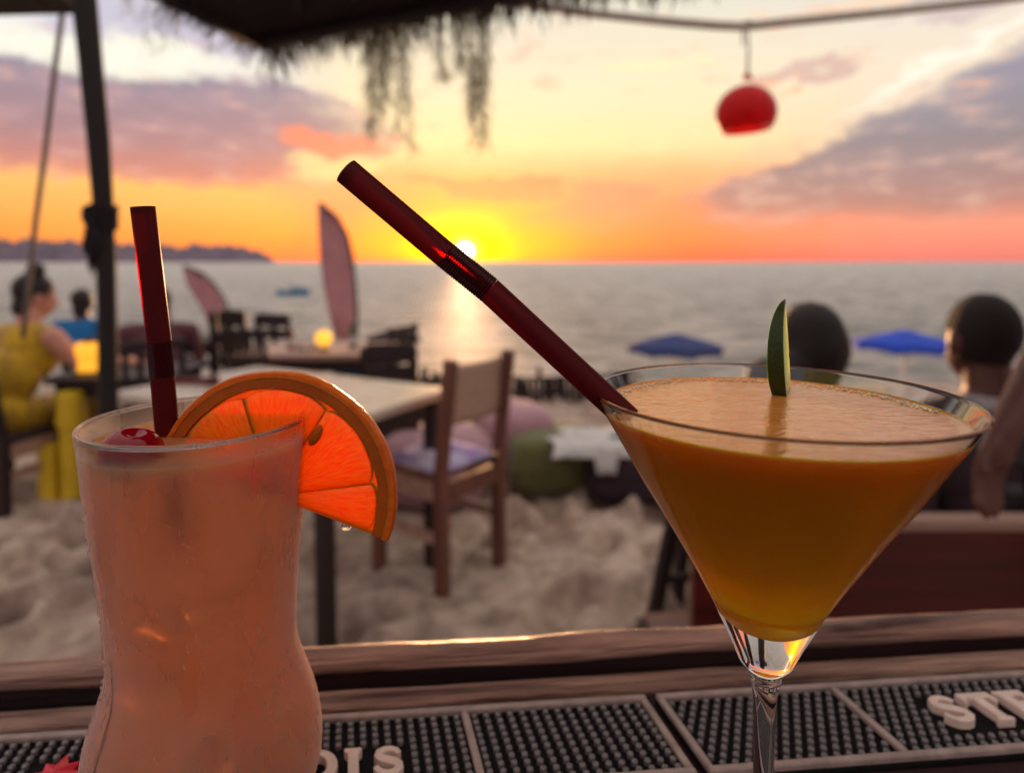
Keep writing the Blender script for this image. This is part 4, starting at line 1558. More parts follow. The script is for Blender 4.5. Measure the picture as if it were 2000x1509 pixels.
oc = at(536, 965, 0.2215)
osl = citrus('orange_slice', 'half wheel of orange hooked on the rim of the tall glass', 'orange slice', oc, 0.0443, 0.0056, rad(-19.6), (rad(-4), 0, rad(-3)), 3.6, M['peel'], M['pith'], M['pulp'], 0.138, off=0.45, memb=M['pulp'])
mb = MB(); mb.ellipsoid((0.016, -0.0034, 0.022), (0.0020, 0.0012, 0.0042), Euler((0, 0.5, 0)).to_matrix(), 12, 8); sdn = mb.build('seed', M['pith'], osl, smooth=True)
mb = MB(); mb.ellipsoid((0.0265, 0, -0.0108), (0.0022, 0.002, 0.0014), None, 12, 8); mb.build('juice_drop', M['glass'], osl, smooth=True)

# lime: slim wedge standing in the drink at the far wall, rind towards the drinker
def lime_wedge():
    t = thing('lime_wedge', 'slim dark green lime wedge standing upright in the martini cocktail', 'lime wedge', at(1541, 693, 0.232))
    t.rotation_euler = (rad(3), rad(5), rad(-125.5))
    R, p0 = 0.0212, rad(7.5)
    nl, na = 24, 8

    def lune(r0, r1, pa, pb, name, m):
        mb = MB()
        g_ = []
        for i in range(nl + 1):
            th = rad(-88 + 176 * i / nl)
            row = []
            for (rr, k) in [(r1, k) for k in range(na + 1)] + [(r0, k) for k in range(na, -1, -1)]:
                ph = pa + (pb - pa) * k / na
                q_ = rr * (1 + 0.02 * mnoise.noise(Vector((th * 3, ph * 6, rr * 100))))
                row.append((q_ * math.cos(th) * math.cos(ph), q_ * math.cos(th) * math.sin(ph), rr * math.sin(th) * 1.0))
            g_ += row
        mb.quad_grid(g_, nl + 1, 2 * (na + 1), False, True)
        w = 2 * (na + 1)
        mb.f.append(tuple(range(w))); mb.f.append(tuple(nl * w + k for k in reversed(range(w))))
        return mb.build(name, m, t, smooth=True, autos=50)
    lune(R * 0.925, R, -p0, p0, 'peel', M['lime_peel'])
    lune(R * 0.86, R * 0.9245, -p0 * 0.97, p0 * 0.97, 'pith', M['lime_pith'])
    lune(R * 0.05, R * 0.8595, -p0 * 0.93, p0 * 0.93, 'flesh', M['lime_pulp'])


lime_wedge()


# ------------------------------------------------------------------ drinking straws
def straw(label, pts, r, bel0, bel1):
    """pts: polyline from the open top to the hidden end; bellows between the lengths bel0 and bel1"""
    P = [Vector(p) for p in pts]
    seg = [(P[i + 1] - P[i]).length for i in range(len(P) - 1)]
    tot = sum(seg)

    def along(s):
        for i, L in enumerate(seg):
            if s <= L or i == len(seg) - 1:
                return P[i].lerp(P[i + 1], min(1.0, s / L))
            s -= L
    t = thing('drinking_straw', label, 'straw', tuple(P[-1]))
    o = P[-1]

    def tubepart(name, s0, s1, open_top=False, ridged=False):
        mb = MB()
        if ridged:
            n = 19 * 4
            ss_ = [s0 + (s1 - s0) * i / n for i in range(n + 1)]
            rr = [r * (1.015 + 0.036 * math.cos(2 * math.pi * i / 4)) for i in range(n + 1)]
        else:
            n = 24
            ss_ = [s0 + (s1 - s0) * i / n for i in range(n + 1)]
            rr = [r] * (n + 1)
        if open_top:
            inner = [r * 0.92] * 3
            mb.tube([along(x) - o for x in (s0 + 0.002, s0 + 0.001, s0)] + [along(x) - o for x in ss_], inner + rr, 28, False)
        else:
            mb.tube([along(x) - o for x in ss_], rr, 28, False)
        return mb.build(name, M['bellows'] if ridged else M['straw'], t, smooth=True, autos=60)
    tubepart('upper_tube', 0.0, bel0, True)
    tubepart('bellows', bel0, bel1, False, True)
    tubepart('lower_tube', bel1, tot)


b0 = at(1238, 828, 0.196)
s0 = at(676, 334, 0.192)
k0 = at(900, 520, 0.193)
sA = (k0 - s0)
straw('maroon bendy straw leaning left out of the martini glass', [s0, at(858, 488, 0.193), at(955, 566, 0.1935), b0, b0 + (b0 - at(955, 566, 0.1935)).normalized() * 0.035], 0.00415, (at(872, 499, .193) - s0).length, (at(955, 566, .1935) - s0).length)
s0 = at(279, 404, 0.222)
k1, k2 = at(311, 668, 0.224), at(317, 735, 0.2245)
b0 = at(327, 845, 0.226)
straw('maroon bendy straw standing in the tall glass', [s0, k1, k2, b0, b0 + Vector((0.004, 0.002, -0.04))], 0.0040, (k1 - s0).length, (k1 - s0).length + (k2 - k1).length)


# ------------------------------------------------------------------ tables and chairs
def chair(label, center, rotz, w, dp, seat_z, top_z, back, wm, post=0.042, side=None, arms=False, group='beach bar chairs'):
    t = thing('chair', label, 'chair', (center[0], center[1], 0), rotz, group)
    side = side or wm
    hw, hd_ = w / 2, dp / 2
    for sx in (-1, 1):
        mb = MB(); mb.beam((sx * hw, -hd_, -0.02), (sx * hw, -hd_ + 0.005, seat_z), post, post)
        mb.build('leg', wm, t, bevel=0.004)
        mb = MB(); mb.beam((sx * hw, -hd_ + 0.004, seat_z + 0.001), (sx * hw, -hd_ - 0.05, top_z), post * 0.9, post)
        mb.build('back_post', wm, t, bevel=0.006)
        mb = MB(); mb.beam((sx * hw, hd_, -0.02), (sx * hw, hd_, seat_z - 0.055), post, post)
        mb.build('leg', wm, t, bevel=0.004)
        mb = MB(); mb.beam((sx * hw, -hd_ + post / 2, 0.21), (sx * hw, hd_ - post / 2, 0.21), 0.02, 0.045)
        mb.build('stretcher', side, t, bevel=0.003)
        mb = MB(); mb.beam((sx * hw, -hd_ + post / 2, seat_z - 0.075), (sx * hw, hd_ + post / 2, seat_z - 0.075), 0.026, 0.075)
        mb.build('apron', side, t, bevel=0.003)
        if arms:
            mb = MB(); mb.beam((sx * hw, -hd_, 0.66), (sx * hw, hd_ + 0.02, 0.66), 0.05, 0.03); mb.build('armrest', wm, t, bevel=0.004)
            mb = MB(); mb.beam((sx * hw, hd_, seat_z - 0.05), (sx * hw, hd_, 0.645), 0.04, 0.04); mb.build('arm_post', wm, t, bevel=0.004)
    for y in (-hd_, hd_):
        mb = MB(); mb.beam((-hw + post / 2, y, seat_z - 0.075), (hw - post / 2, y, seat_z - 0.075), 0.026, 0.075); mb.build('apron', wm, t, bevel=0.003)
    n = 5
    for k in range(n):
        y = -hd_ + 0.03 + (dp - 0.02) * (k + 0.5) / n
        mb = MB(); mb.box((0, y, seat_z - 0.022), (w + 0.03, (dp - 0.02) / n - 0.008, 0.022)); mb.build('seat_slat', wm, t, bevel=0.003)
    by = -hd_ - 0.045
    bh = top_z - seat_z
    if back == 'canvas':
        mb = MB()
        nn = 8
        pts = []
        for i in range(nn + 1):
            for j in range(nn + 1):
                u, v_ = i / nn, j / nn
                pts.append((-hw + 0.012 + (w - 0.024) * u, by + 0.006 + 0.03 * math.sin(u * math.pi) * 0.5 + (1 - v_) * 0.02, seat_z + bh * 0.42 + bh * 0.53 * v_ - 0.012 * math.sin(u * math.pi)))
        mb.quad_grid(pts, nn + 1, nn + 1)
        o = mb.build('back_canvas', M['canvas'], t, smooth=True)
        md = o.modifiers.new('thick', 'SOLIDIFY'); md.thickness = 0.006
    elif back == 'slats':
        for z in (top_z - 0.03, seat_z + bh * 0.30):
            mb = MB(); mb.box((0, by + (top_z - z) * 0.08, z), (w - post, 0.022, 0.05)); mb.build('back_rail', wm, t, bevel=0.004)
        for k in range(4):
            x = -hw + w * (k + 1) / 5
            mb = MB(); mb.box((x, by + 0.018, (top_z - 0.055 + seat_z + bh * 0.325) / 2), (0.03, 0.016, top_z - 0.055 - seat_z - bh * 0.325)); mb.build('back_slat', wm, t, bevel=0.003)
    elif back == 'panel':
        mb = MB(); mb.box((0, by + 0.015, seat_z + bh * 0.60), (w - post, 0.022, bh * 0.72)); mb.build('back_panel', wm, t, bevel=0.004)
    elif back == 'bars':
        for k in range(3):
            mb = MB(); mb.box((0, by + 0.03 - k * 0.012, seat_z + bh * (0.35 + 0.28 * k)), (w - post, 0.02, 0.075 if k < 2 else 0.10)); mb.build('back_rail', wm, t, bevel=0.004)
        mb = MB(); mb.box((0, by + 0.02, seat_z + bh * 0.63), (0.055, 0.015, bh * 0.42)); mb.build('back_slat', wm, t, bevel=0.003)
    return t


mc = chair('brown wooden chair with a canvas back at the pale table', (-0.300, 2.56), rad(52), 0.34, 0.36, 0.465, 0.90, 'canvas', M['brown_wood'], 0.046, M['pale_wood'])  # pale side pieces: light on the chair's sides put into their colour
# folded cloth on its seat
mb = MB()
rs = np.random.RandomState(2)
n = 22
pts = []
for i in range(n + 1):
    for j in range(n + 1):
        u, v_ = i / n * 2 - 1, j / n * 2 - 1
        e = (1 - abs(u) ** 5) * (1 - abs(v_) ** 5)
        z = 0.004 + 0.05 * e * (0.75 + 0.5 * mnoise.noise(Vector((u * 1.7, v_ * 1.7, 3))))
        pts.append((u * 0.17, v_ * 0.17, z))
mb.quad_grid(pts, n + 1, n + 1)
b = len(mb.v)
cu = mb.build('seat_cushion', M['purple'], None, smooth=True)
cu.modifiers.new('thick', 'SOLIDIFY').thickness = 0.004
cu.location = (-0.300, 2.56, 0.456)
cu.rotation_euler = (0, 0, rad(52))
tag(cu, 'purple and white cushion on the canvas backed chair', 'cushion')


def table(label, center, rotz, lx, ly, top_z, topm, legm, apron=0.08, th=0.035, group='beach bar tables', inset=0.06, leg=0.05):
    t = thing('table', label, 'table', (center[0], center[1], 0), rotz, group)
    mb = MB(); mb.box((0, 0, top_z - th / 2), (lx, ly, th)); mb.build('table_top', topm, t, bevel=0.006)
    for sx in (-1, 1):
        for sy in (-1, 1):
            mb = MB(); mb.box((sx * (lx / 2 - inset), sy * (ly / 2 - inset), (top_z - th) / 2 - 0.012), (leg, leg, top_z - th + 0.02)); mb.build('leg', legm, t, bevel=0.004)
        mb = MB(); mb.box((sx * (lx / 2 - inset), 0, top_z - th - apron / 2), (0.022, ly - 2 * inset - leg, apron)); mb.build('apron', legm, t, bevel=0.003)
        mb = MB(); mb.box((0, sx * (ly / 2 - inset), top_z - th - apron / 2), (lx - 2 * inset - leg, 0.022, apron)); mb.build('apron', legm, t, bevel=0.003)
    return t


e1 = Vector((-0.56, -0.83)); e2 = Vector((-0.88, 0.47))
tc_ = Vector((-0.22, 2.56)) + e1 * 0.36 + e2 * 0.58
table('dark table with a pale polished top behind the orange slice', tc_, math.atan2(e2.y, e2.x), 1.16, 0.72, 0.74, M['marble'], M['dark_wood'])
# brown bottle on the pale table side
chair('dark slatted chair behind the pale table, beside the low round parasol', (at(757, 760, 3.35).x, 3.5), rad(6), 0.27, 0.36, 0.44, 0.815, 'bars', M['dark_wood'], 0.03)
chair('dark slat backed chair standing behind the orange slice', (at(497, 760, 3.7).x, 3.85), rad(-8), 0.25, 0.36, 0.45, 0.875, 'slats', M['dark_wood'], 0.03)
chair('tall dark chair to the right of the tall glass straw', (at(443, 760, 4.0).x, 4.15), rad(12), 0.17, 0.34, 0.46, 0.95, 'bars', M['dark_wood'], 0.05)
chair('dark red solid backed chair just behind the tall glass', (at(392, 760, 2.7).x, 2.85), rad(-4), 0.22, 0.34, 0.43, 0.785, 'panel', M['red_wood'], 0.036)
table('dark table with the yellow ball lamp beneath the tall flag', (at(610, 690, 3.9).x, 4.05), rad(4), 0.95, 0.6, 0.70, M['pale_wood'], M['dark_wood'])


def ball_lamp(label, px, py, depth, r, sit):
    p = at(px, py, depth)
    t = thing('ball_lamp', label, 'lamp', (p.x, p.y, sit), 0, 'yellow ball table lamps')
    c = p.z - sit
    mb = MB(); mb.ellipsoid((0, 0, c), (r, r, r * 0.98), None, 20, 14); mb.build('globe', M['ball'], t, smooth=True)
    mb = MB(); mb.lathe([(0.0, 0.0), (r * 0.6, 0.0), (r * 0.6, 0.008), (r * 0.35, 0.014), (r * 0.30, c - r * 0.92), (0.0, c - r * 0.92)], 20); mb.build('base', M['dark_wood'], t, smooth=True, autos=40)


ball_lamp('glowing yellow ball lamp on the table beneath the tall flag', 632, 661, 3.95, 0.054, 0.7005)
# left table with lamp and lantern
table('dark slatted table under the yellow ball lamp left of the chairs', (at(350, 700, 5.2).x, 5.3), rad(0), 0.8, 0.55, 0.62, M['dark_wood'], M['dark_wood'])
ball_lamp('glowing yellow ball lamp between the left straw and the tall dark chair', 366, 649, 5.2, 0.072, 0.6205)
table('dark table where the person in yellow sits', (-2.14, 3.52), rad(3), 0.62, 0.55, 0.655, M['dark_wood'], M['dark_wood'])
ln = thing('lantern', 'glowing amber lantern on the table beside the black post', 'lantern', (at(178, 735, 3.42).x, 3.42, 0.656))
mb = MB(); mb.lathe([(0.0, 0.006), (0.062, 0.006), (0.072, 0.02), (0.073, 0.055), (0.066, 0.062), (0.072, 0.068), (0.077, 0.10), (0.074, 0.145), (0.060, 0.162), (0.0, 0.165)], 32); mb.build('globe', M['lantern'], ln, smooth=True)
mb = MB(); mb.lathe([(0.0, 0.0), (0.068, 0.0), (0.068, 0.006), (0.0, 0.0061)], 32); mb.build('base', M['dark_wood'], ln)
mb = MB(); mb.lathe([(0.0, 0.165), (0.035, 0.165), (0.038, 0.185), (0.0, 0.187)], 24); mb.build('cap', M['dark_wood'], ln, smooth=True, autos=40)
ys_ = thing('stool', 'bright yellow drum stool under the table left of the tall glass', 'stool', (at(154, 860, 3.3).x, 3.25, 0))
mb = MB(); mb.lathe([(0.0, 0.0), (0.060, 0.0), (0.056, 0.15), (0.058, 0.40), (0.0, 0.401)], 28); mb.build('drum', M['yellow_paint'], ys_, smooth=True, autos=40)
mb = MB(); mb.lathe([(0.0, 0.402), (0.066, 0.402), (0.070, 0.42), (0.060, 0.585), (0.0, 0.59)], 28); mb.build('seat', M['yellow_paint'], ys_, smooth=True, autos=40)
ypc = at(88, 925, 3.2)
yc = thing('crate', 'small amber yellow crate on the sand under the left chair', 'crate', (ypc.x, ypc.y + 0.1, beach_z(3.3) * 1.0))
mb = MB(); mb.box((0, 0, 0.15), (0.085, 0.20, 0.29)); mb.build('body', M['yellow_paint'], yc, bevel=0.01)
mb = MB(); mb.box((0, 0, 0.301), (0.095, 0.21, 0.02)); mb.build('lid', M['yellow_paint'], yc, bevel=0.004)
# things on the lamp table: napkin box, folded cloth, blue cooler below
bx = thing('cooler_box', 'blue cooler box under the table next to the dark chair', 'cooler', (at(672, 705, 4.2).x, 4.45, 0))
mb = MB(); mb.box((0, 0, 0.27), (0.22, 0.3, 0.5)); mb.build('body', M['blue_cloth'], bx, bevel=0.015)
mb = MB(); mb.box((0, 0, 0.545), (0.235, 0.315, 0.05)); mb.build('lid', M['white_cloth'], bx, bevel=0.01)
yb = thing('storage_box', 'yellow storage box beyond the lamp table above the orange slice', 'box', (at(590, 712, 4.6).x, 4.75, 0))
mb = MB(); mb.box((0, 0, 0.25), (0.15, 0.2, 0.5)); mb.build('body', M['yellow_paint'], yb, bevel=0.012)
mb = MB(); mb.box((-0.002, 0, 0.52), (0.16, 0.21, 0.035)); mb.build('lid', M['yellow_paint'], yb, bevel=0.006)
np_ = thing('tray', 'low dark tray lying on the lamp table beside its lamp', 'tray', (at(596, 667, 3.95).x, 3.98, 0.7005))
mb = MB(); mb.box((0, 0, 0.006), (0.11, 0.10, 0.011)); mb.build('base', M['black'], np_, bevel=0.003)
for sx in (-1, 1):
    mb = MB(); mb.box((sx * 0.052, 0, 0.018), (0.006, 0.10, 0.014)); mb.build('side', M['black'], np_)

chair('dark chair right behind the black post and left straw', (at(268, 760, 3.3).x, 3.4), rad(30), 0.32, 0.36, 0.45, 0.86, 'slats', M['dark_wood'], 0.036)
chair('far dark chair between the two feather flags', (at(562, 700, 5.0).x, 5.1), rad(-20), 0.30, 0.36, 0.45, 0.84, 'bars', M['dark_wood'], 0.036)
chair('low dark chair at the right end of the lamp table', (at(722, 700, 4.4).x, 4.6), rad(70), 0.34, 0.38, 0.44, 0.80, 'slats', M['dark_wood'], 0.036)


def bottle(label, px, depth, z, m, h_=0.23):
    p = at(px, 700, depth)
    t = thing('bottle', label, 'bottle', (p.x, p.y, z), 0, 'bottles on the tables')
    k = h_ / 0.23
    mb = MB(); mb.lathe([(0.0, 0.0), (0.029 * k, 0.0), (0.030 * k, 0.006), (0.030 * k, 0.13 * k), (0.024 * k, 0.155 * k), (0.013 * k, 0.18 * k), (0.012 * k, 0.222 * k), (0.0, 0.2221 * k)], 20); mb.build('body', m, t, smooth=True, autos=50)
    mb = MB(); mb.lathe([(0.0, 0.2222 * k), (0.0135 * k, 0.2222 * k), (0.0135 * k, 0.232 * k), (0.0, 0.2325 * k)], 16); mb.build('cap', M['white_metal'], t)
    mb = MB(); mb.lathe([(0.0303 * k, 0.04 * k), (0.0303 * k, 0.10 * k)], 20); mb.build('paper_label', M['white_cloth'], t, smooth=True)


M['amber'] = pm('amber_glass', lin(110, 52, 20), 0.12, 0.1, 10, spec=0.7)
M['greenglass'] = pm('green_glass', lin(30, 70, 40), 0.12, 0.1, 10, spec=0.7)
bottle('amber bottle on the lamp table left of its ball lamp', 568, 3.98, 0.7005, M['amber'], 0.16)
bottle('green bottle on the lamp table near the dark chair', 690, 4.05, 0.7005, M['greenglass'], 0.18)
bottle('small amber bottle on the far table beside its ball lamp', 332, 5.25, 0.6205, M['amber'], 0.2)

# ------------------------------------------------------------------ low fence along the terrace edge
fn = thing('picket_fence', 'low dark picket fence along the edge of the sand terrace', 'fence', (0.2, 5.6, 0))
pk = MB().box((0, 0, 0.17), (0.05, 0.02, 0.36)).mesh('picket')
pk.materials.append(M['dark_wood'])
rs = random.Random(2)
k = 0
x = -1.6
while x < 0.85:
    if True:
        o = bpy.data.objects.new('picket', pk); COL.objects.link(o); o.parent = fn
        o.location = (x, 0.03 * math.sin(x * 2), rs.uniform(-0.05, 0.03)); o.rotation_euler = (rs.uniform(-.05, .05), rs.uniform(-0.06, 0.06), rs.uniform(-.3, .3)); o.scale = (rs.uniform(0.7, 1.2), 1, rs.uniform(0.55, 0.95))
    x += 0.055
for z in (0.12, 0.25):
    mb = MB(); mb.tube([(-1.65 + i * 0.14, -0.022 + 0.03 * math.sin((-1.65 + i * .14) * 2), z - 0.03) for i in range(19)], 0.014, 8); mb.build('rail', M['dark_wood'], fn, smooth=True)


# ------------------------------------------------------------------ bean bags and cloths
def lump(name, label, cat, loc, r, m, seed, rotz=0.0, sq=0.55, rough=0.07, group=None):
    t = thing(name, label, cat, loc, rotz, group)
    mb = MB()
    nu, nv = 40, 22
    pts = []
    for j in range(nv + 1):
        ph = -math.pi / 2 + math.pi * j / nv
        for k in range(nu):
            a = 2 * math.pi * k / nu
            f = lambda c, e: math.copysign(abs(c) ** e, c)
            p = Vector((f(math.cos(ph), 0.42) * f(math.cos(a), sq) * r[0], f(math.cos(ph), 0.42) * f(math.sin(a), sq) * r[1], f(math.sin(ph), 0.62) * r[2]))
            n_ = mnoise.noise(Vector((p.x * 5 + seed, p.y * 5, p.z * 6))) + 0.5 * mnoise.noise(Vector((p.x * 13 + seed, p.y * 13, p.z * 10)))
            p *= 1 + rough * n_
            p.z = max(p.z + r[2], -0.01)
            pts.append(p)
    mb.quad_grid(pts, nv + 1, nu, False, True)
    mb.build('cover', m, t, smooth=True)
    # seam round the middle
    mb = MB()
    mb.tube([(r[0] * 1.01 * math.copysign(abs(math.cos(a)) ** sq, math.cos(a)), r[1] * 1.01 * math.copysign(abs(math.sin(a)) ** sq, math.sin(a)), r[2] + 0.01 * math.sin(a * 3)) for a in [2 * math.pi * k / 40 for k in range(41)]], 0.006, 6, False)
    mb.build('seam', m, t, smooth=True)
    return t


GB = 'bean bag seats on the sand'
p = atz(1080, 972, 0.0); lump('bean_bag', 'olive green bean bag on the sand right of the canvas chair', 'bean bag', (p.x, p.y + 0.24, -0.02), (0.255, 0.26, 0.165), M['green_cloth'], 1.0, 0.1, group=GB)
p = atz(1235, 985, 0.0); lump('bean_bag', 'plum patterned bean bag on the sand left of the martini glass', 'bean bag', (p.x + 0.10, p.y + 0.2, -0.02), (0.33, 0.26, 0.165), M['plum_cloth'], 5.0, -0.1, group=GB)
lump('bean_bag', 'pink bean bag behind the canvas backed chair', 'bean bag', (0.0, 3.80, -0.02), (0.22, 0.30, 0.21), M['pink_cloth'], 9.0, 0.3, group=GB)
lump('bean_bag', 'pale pink cushion lying between the table and the canvas chair', 'bean bag', (-0.42, 3.35, -0.02), (0.30, 0.24, 0.19), M['pink_cloth'], 12.0, -0.2, group=GB)
# white towel draped over the two bags
mb = MB()
n = 30
pts = []
pa_ = at(1075, 868, 3.25); pb_ = at(1225, 850, 3.3)
for i in range(n + 1):
    for j in range(n + 1):
        u, v_ = i / n, j / n
        x = pa_.x + (pb_.x - pa_.x) * u + 0.02 * math.sin(v_ * 7)
        y = 3.14 + 0.42 * v_ + 0.03 * mnoise.noise(Vector((u * 4, v_ * 4, 0)))
        z = 0.315 - 0.02 * abs(u - 0.5) + 0.018 * mnoise.noise(Vector((u * 5, v_ * 5, 2)))
        if v_ < 0.12:
            z -= (0.12 - v_) * (1.1 if 0.55 < u < 0.82 else 0.35)
        pts.append((x, y, z))
mb.quad_grid(pts, n + 1, n + 1)
o = mb.build('towel', M['white_cloth'], None, smooth=True, recenter=True)
o.modifiers.new('thick', 'SOLIDIFY').thickness = 0.006
tag(o, 'white towel draped over the green and plum bean bags', 'towel')


# ------------------------------------------------------------------ beach parasols, flags, boat
def parasol(label, px, py, depth, width, drop, m, tilt=0.0, valance=True, group='blue beach parasols'):
    top = at(px, py, depth)
    gz = float(beach_z(depth))
    t = thing('beach_parasol', label, 'parasol', (top.x, top.y, gz), 0, group)
    H = top.z - gz
    mb = MB(); mb.tube([(0, 0, -0.2), (0, 0, H + 0.03)], 0.026, 10); mb.build('pole', M['white_metal'], t, smooth=True)
    n = 8
    mb = MB()
    R = width / 2
    mb.v.append((0, 0, H))
    rings = 5
    for r in range(1, rings + 1):
        for k in range(n * 4):
            a = 2 * math.pi * k / (n * 4)
            sag = 1 - 0.06 * (r / rings) * abs(math.sin(a * n / 2))
            mb.v.append((R * r / rings * math.cos(a) * sag, R * r / rings * math.sin(a) * sag, H - drop * (r / rings) ** 1.05 + 0.03 * (r / rings) * abs(math.sin(a * n / 2))))
    q = n * 4
    for k in range(q):
        mb.f.append((0, 1 + k, 1 + (k + 1) % q))
        for r in range(rings - 1):
            mb.f.append((1 + r * q + k, 1 + (r + 1) * q + k, 1 + (r + 1) * q + (k + 1) % q, 1 + r * q + (k + 1) % q))
    o = mb.build('canopy', m, t, smooth=True, fix=False)
    o.modifiers.new('thick', 'SOLIDIFY').thickness = 0.012
    if valance:
        mb = MB()
        for k in range(q):
            a, a2 = 2 * math.pi * k / q, 2 * math.pi * (k + 1) / q
            s1, s2 = 1 - 0.06 * abs(math.sin(a * n / 2)), 1 - 0.06 * abs(math.sin(a2 * n / 2))
            z1, z2 = H - drop + 0.03 * abs(math.sin(a * n / 2)), H - drop + 0.03 * abs(math.sin(a2 * n / 2))
            b = len(mb.v)
            mb.v += [(R * s1 * math.cos(a), R * s1 * math.sin(a), z1), (R * s2 * math.cos(a2), R * s2 * math.sin(a2), z2), (R * s2 * math.cos(a2), R * s2 * math.sin(a2), z2 - 0.10), ((R * s1 * math.cos(a) + R * s2 * math.cos(a2)) / 2, (R * s1 * math.sin(a) + R * s2 * math.sin(a2)) / 2, z1 - 0.13), (R * s1 * math.cos(a), R * s1 * math.sin(a), z1 - 0.10)]
            mb.f.append((b, b + 1, b + 2, b + 3, b + 4))
        o = mb.build('valance', m, t, fix=False)
        o.modifiers.new('thick', 'SOLIDIFY').thickness = 0.008
    for k in range(n):
        a = 2 * math.pi * k / n
        mb = MB(); mb.tube([(0, 0, H - 0.02), (R * math.cos(a) * 0.98, R * math.sin(a) * 0.98, H - drop - 0.01)], 0.008, 6); mb.build('rib', M['white_metal'], t)
    return t


parasol('dark blue beach parasol above the left rim of the martini glass', 1320, 650, 12.0, 1.82, 0.26, M['parasol_navy'])
parasol('bright blue beach parasol between the two seated heads', 1768, 643, 12.4, 1.9, 0.28, M['parasol_blue'])
parasol('low dark parasol beside the dark chair, left of the long straw', 768, 640, 13.0, 1.10, 0.20, M['parasol_dark'], group='dark beach parasols')


def feather_flag(label, base_px, base_py, tops, depth, wpx, gz):
    """tops: centreline pixels from top to bottom, wpx: width at each"""
    p0 = at(*tops[-1], depth)
    t = thing('feather_flag', label, 'flag', (p0.x, depth, gz), 0, 'feather flags on the beach')
    o = Vector(t.location)
    c = [at(x, y, depth) - o for x, y in tops]
    ws = [w / FPX * depth for w in wpx]
    mb = MB()
    pts = []
    n = len(c)
    m = 7
    for i in range(n):
        for j in range(m):
            u = j / (m - 1) - 0.5
            pts.append((c[i].x + ws[i] * u, 0.07 * math.sin(u * 5 + i * 0.6), c[i].z + (ws[i] * 0.5 * (0.3 - u) if i < 2 else 0)))
    mb.quad_grid(pts, n, m)
    b = mb.build('banner', M['flag'], t, smooth=True)
    b.modifiers.new('thick', 'SOLIDIFY').thickness = 0.006
    mb = MB()
    pole = [Vector((c[-1].x + ws[-1] / 2 + 0.03, 0, -0.2)), Vector((c[-1].x + ws[-1] / 2 + 0.03, 0, c[-1].z))] + [Vector((c[i].x + ws[i] / 2 + 0.02, 0, c[i].z)) for i in range(n - 1, 0, -1)] + [Vector((c[0].x - 0.02, 0, c[0].z + 0.05))]
    mb.tube(pole, [0.03] * len(pole), 8)
    mb.build('pole', M['dark_wood'], t, smooth=True)


feather_flag('tall pinkish feather flag standing against the setting sun', 0, 0, [(628, 402), (640, 425), (650, 460), (656, 500), (662, 560), (668, 610), (674, 665)], 12.0, [14, 34, 52, 60, 60, 54, 40], -2.05)
feather_flag('leaning faded feather flag left of the tall one', 0, 0, [(362, 524), (378, 535), (392, 555), (405, 575), (418, 600), (430, 640)], 14.0, [14, 36, 48, 52, 50, 44], -2.2)

bo = thing('boat', 'small blue boat floating on the sea beside the tall flag', 'boat', (at(573, 578, 66).x, 66, -2.3))
mb = MB()
pts = []
for i in range(13):
    u = i / 12 * 2 - 1
    w = 0.55 * (1 - abs(u) ** 3)
    sh_ = 0.45 + 0.35 * abs(u) ** 3
    for (a, zf) in ((-1, 1.0), (-0.75, 0.3), (-0.2, -0.15), (0.2, -0.15), (0.75, 0.3), (1, 1.0)):
        pts.append((u * 1.75, a * w, sh_ * zf if zf > 0 else zf))
mb.quad_grid(pts, 13, 6)
b = mb.build('hull', M['boat_blue'], bo, smooth=True); b.modifiers.new('thick', 'SOLIDIFY').thickness = 0.05
mb = MB(); mb.box((0.45, 0, 0.98), (1.5, 0.95, 0.07)); mb.build('awning', M['boat_blue'], bo, bevel=0.02)
for sx in (-0.2, 1.1):
    for sy in (-0.4, 0.4):
        mb = MB(); mb.tube([(sx, sy, 0.1), (sx, sy, 0.96)], 0.03, 6); mb.build('awning_post', M['dark_wood'], bo)
mb = MB(); mb.box((0.45, 0, 0.5), (1.1, 0.7, 0.5)); mb.build('cabin', M['boat_blue'], bo, bevel=0.03)


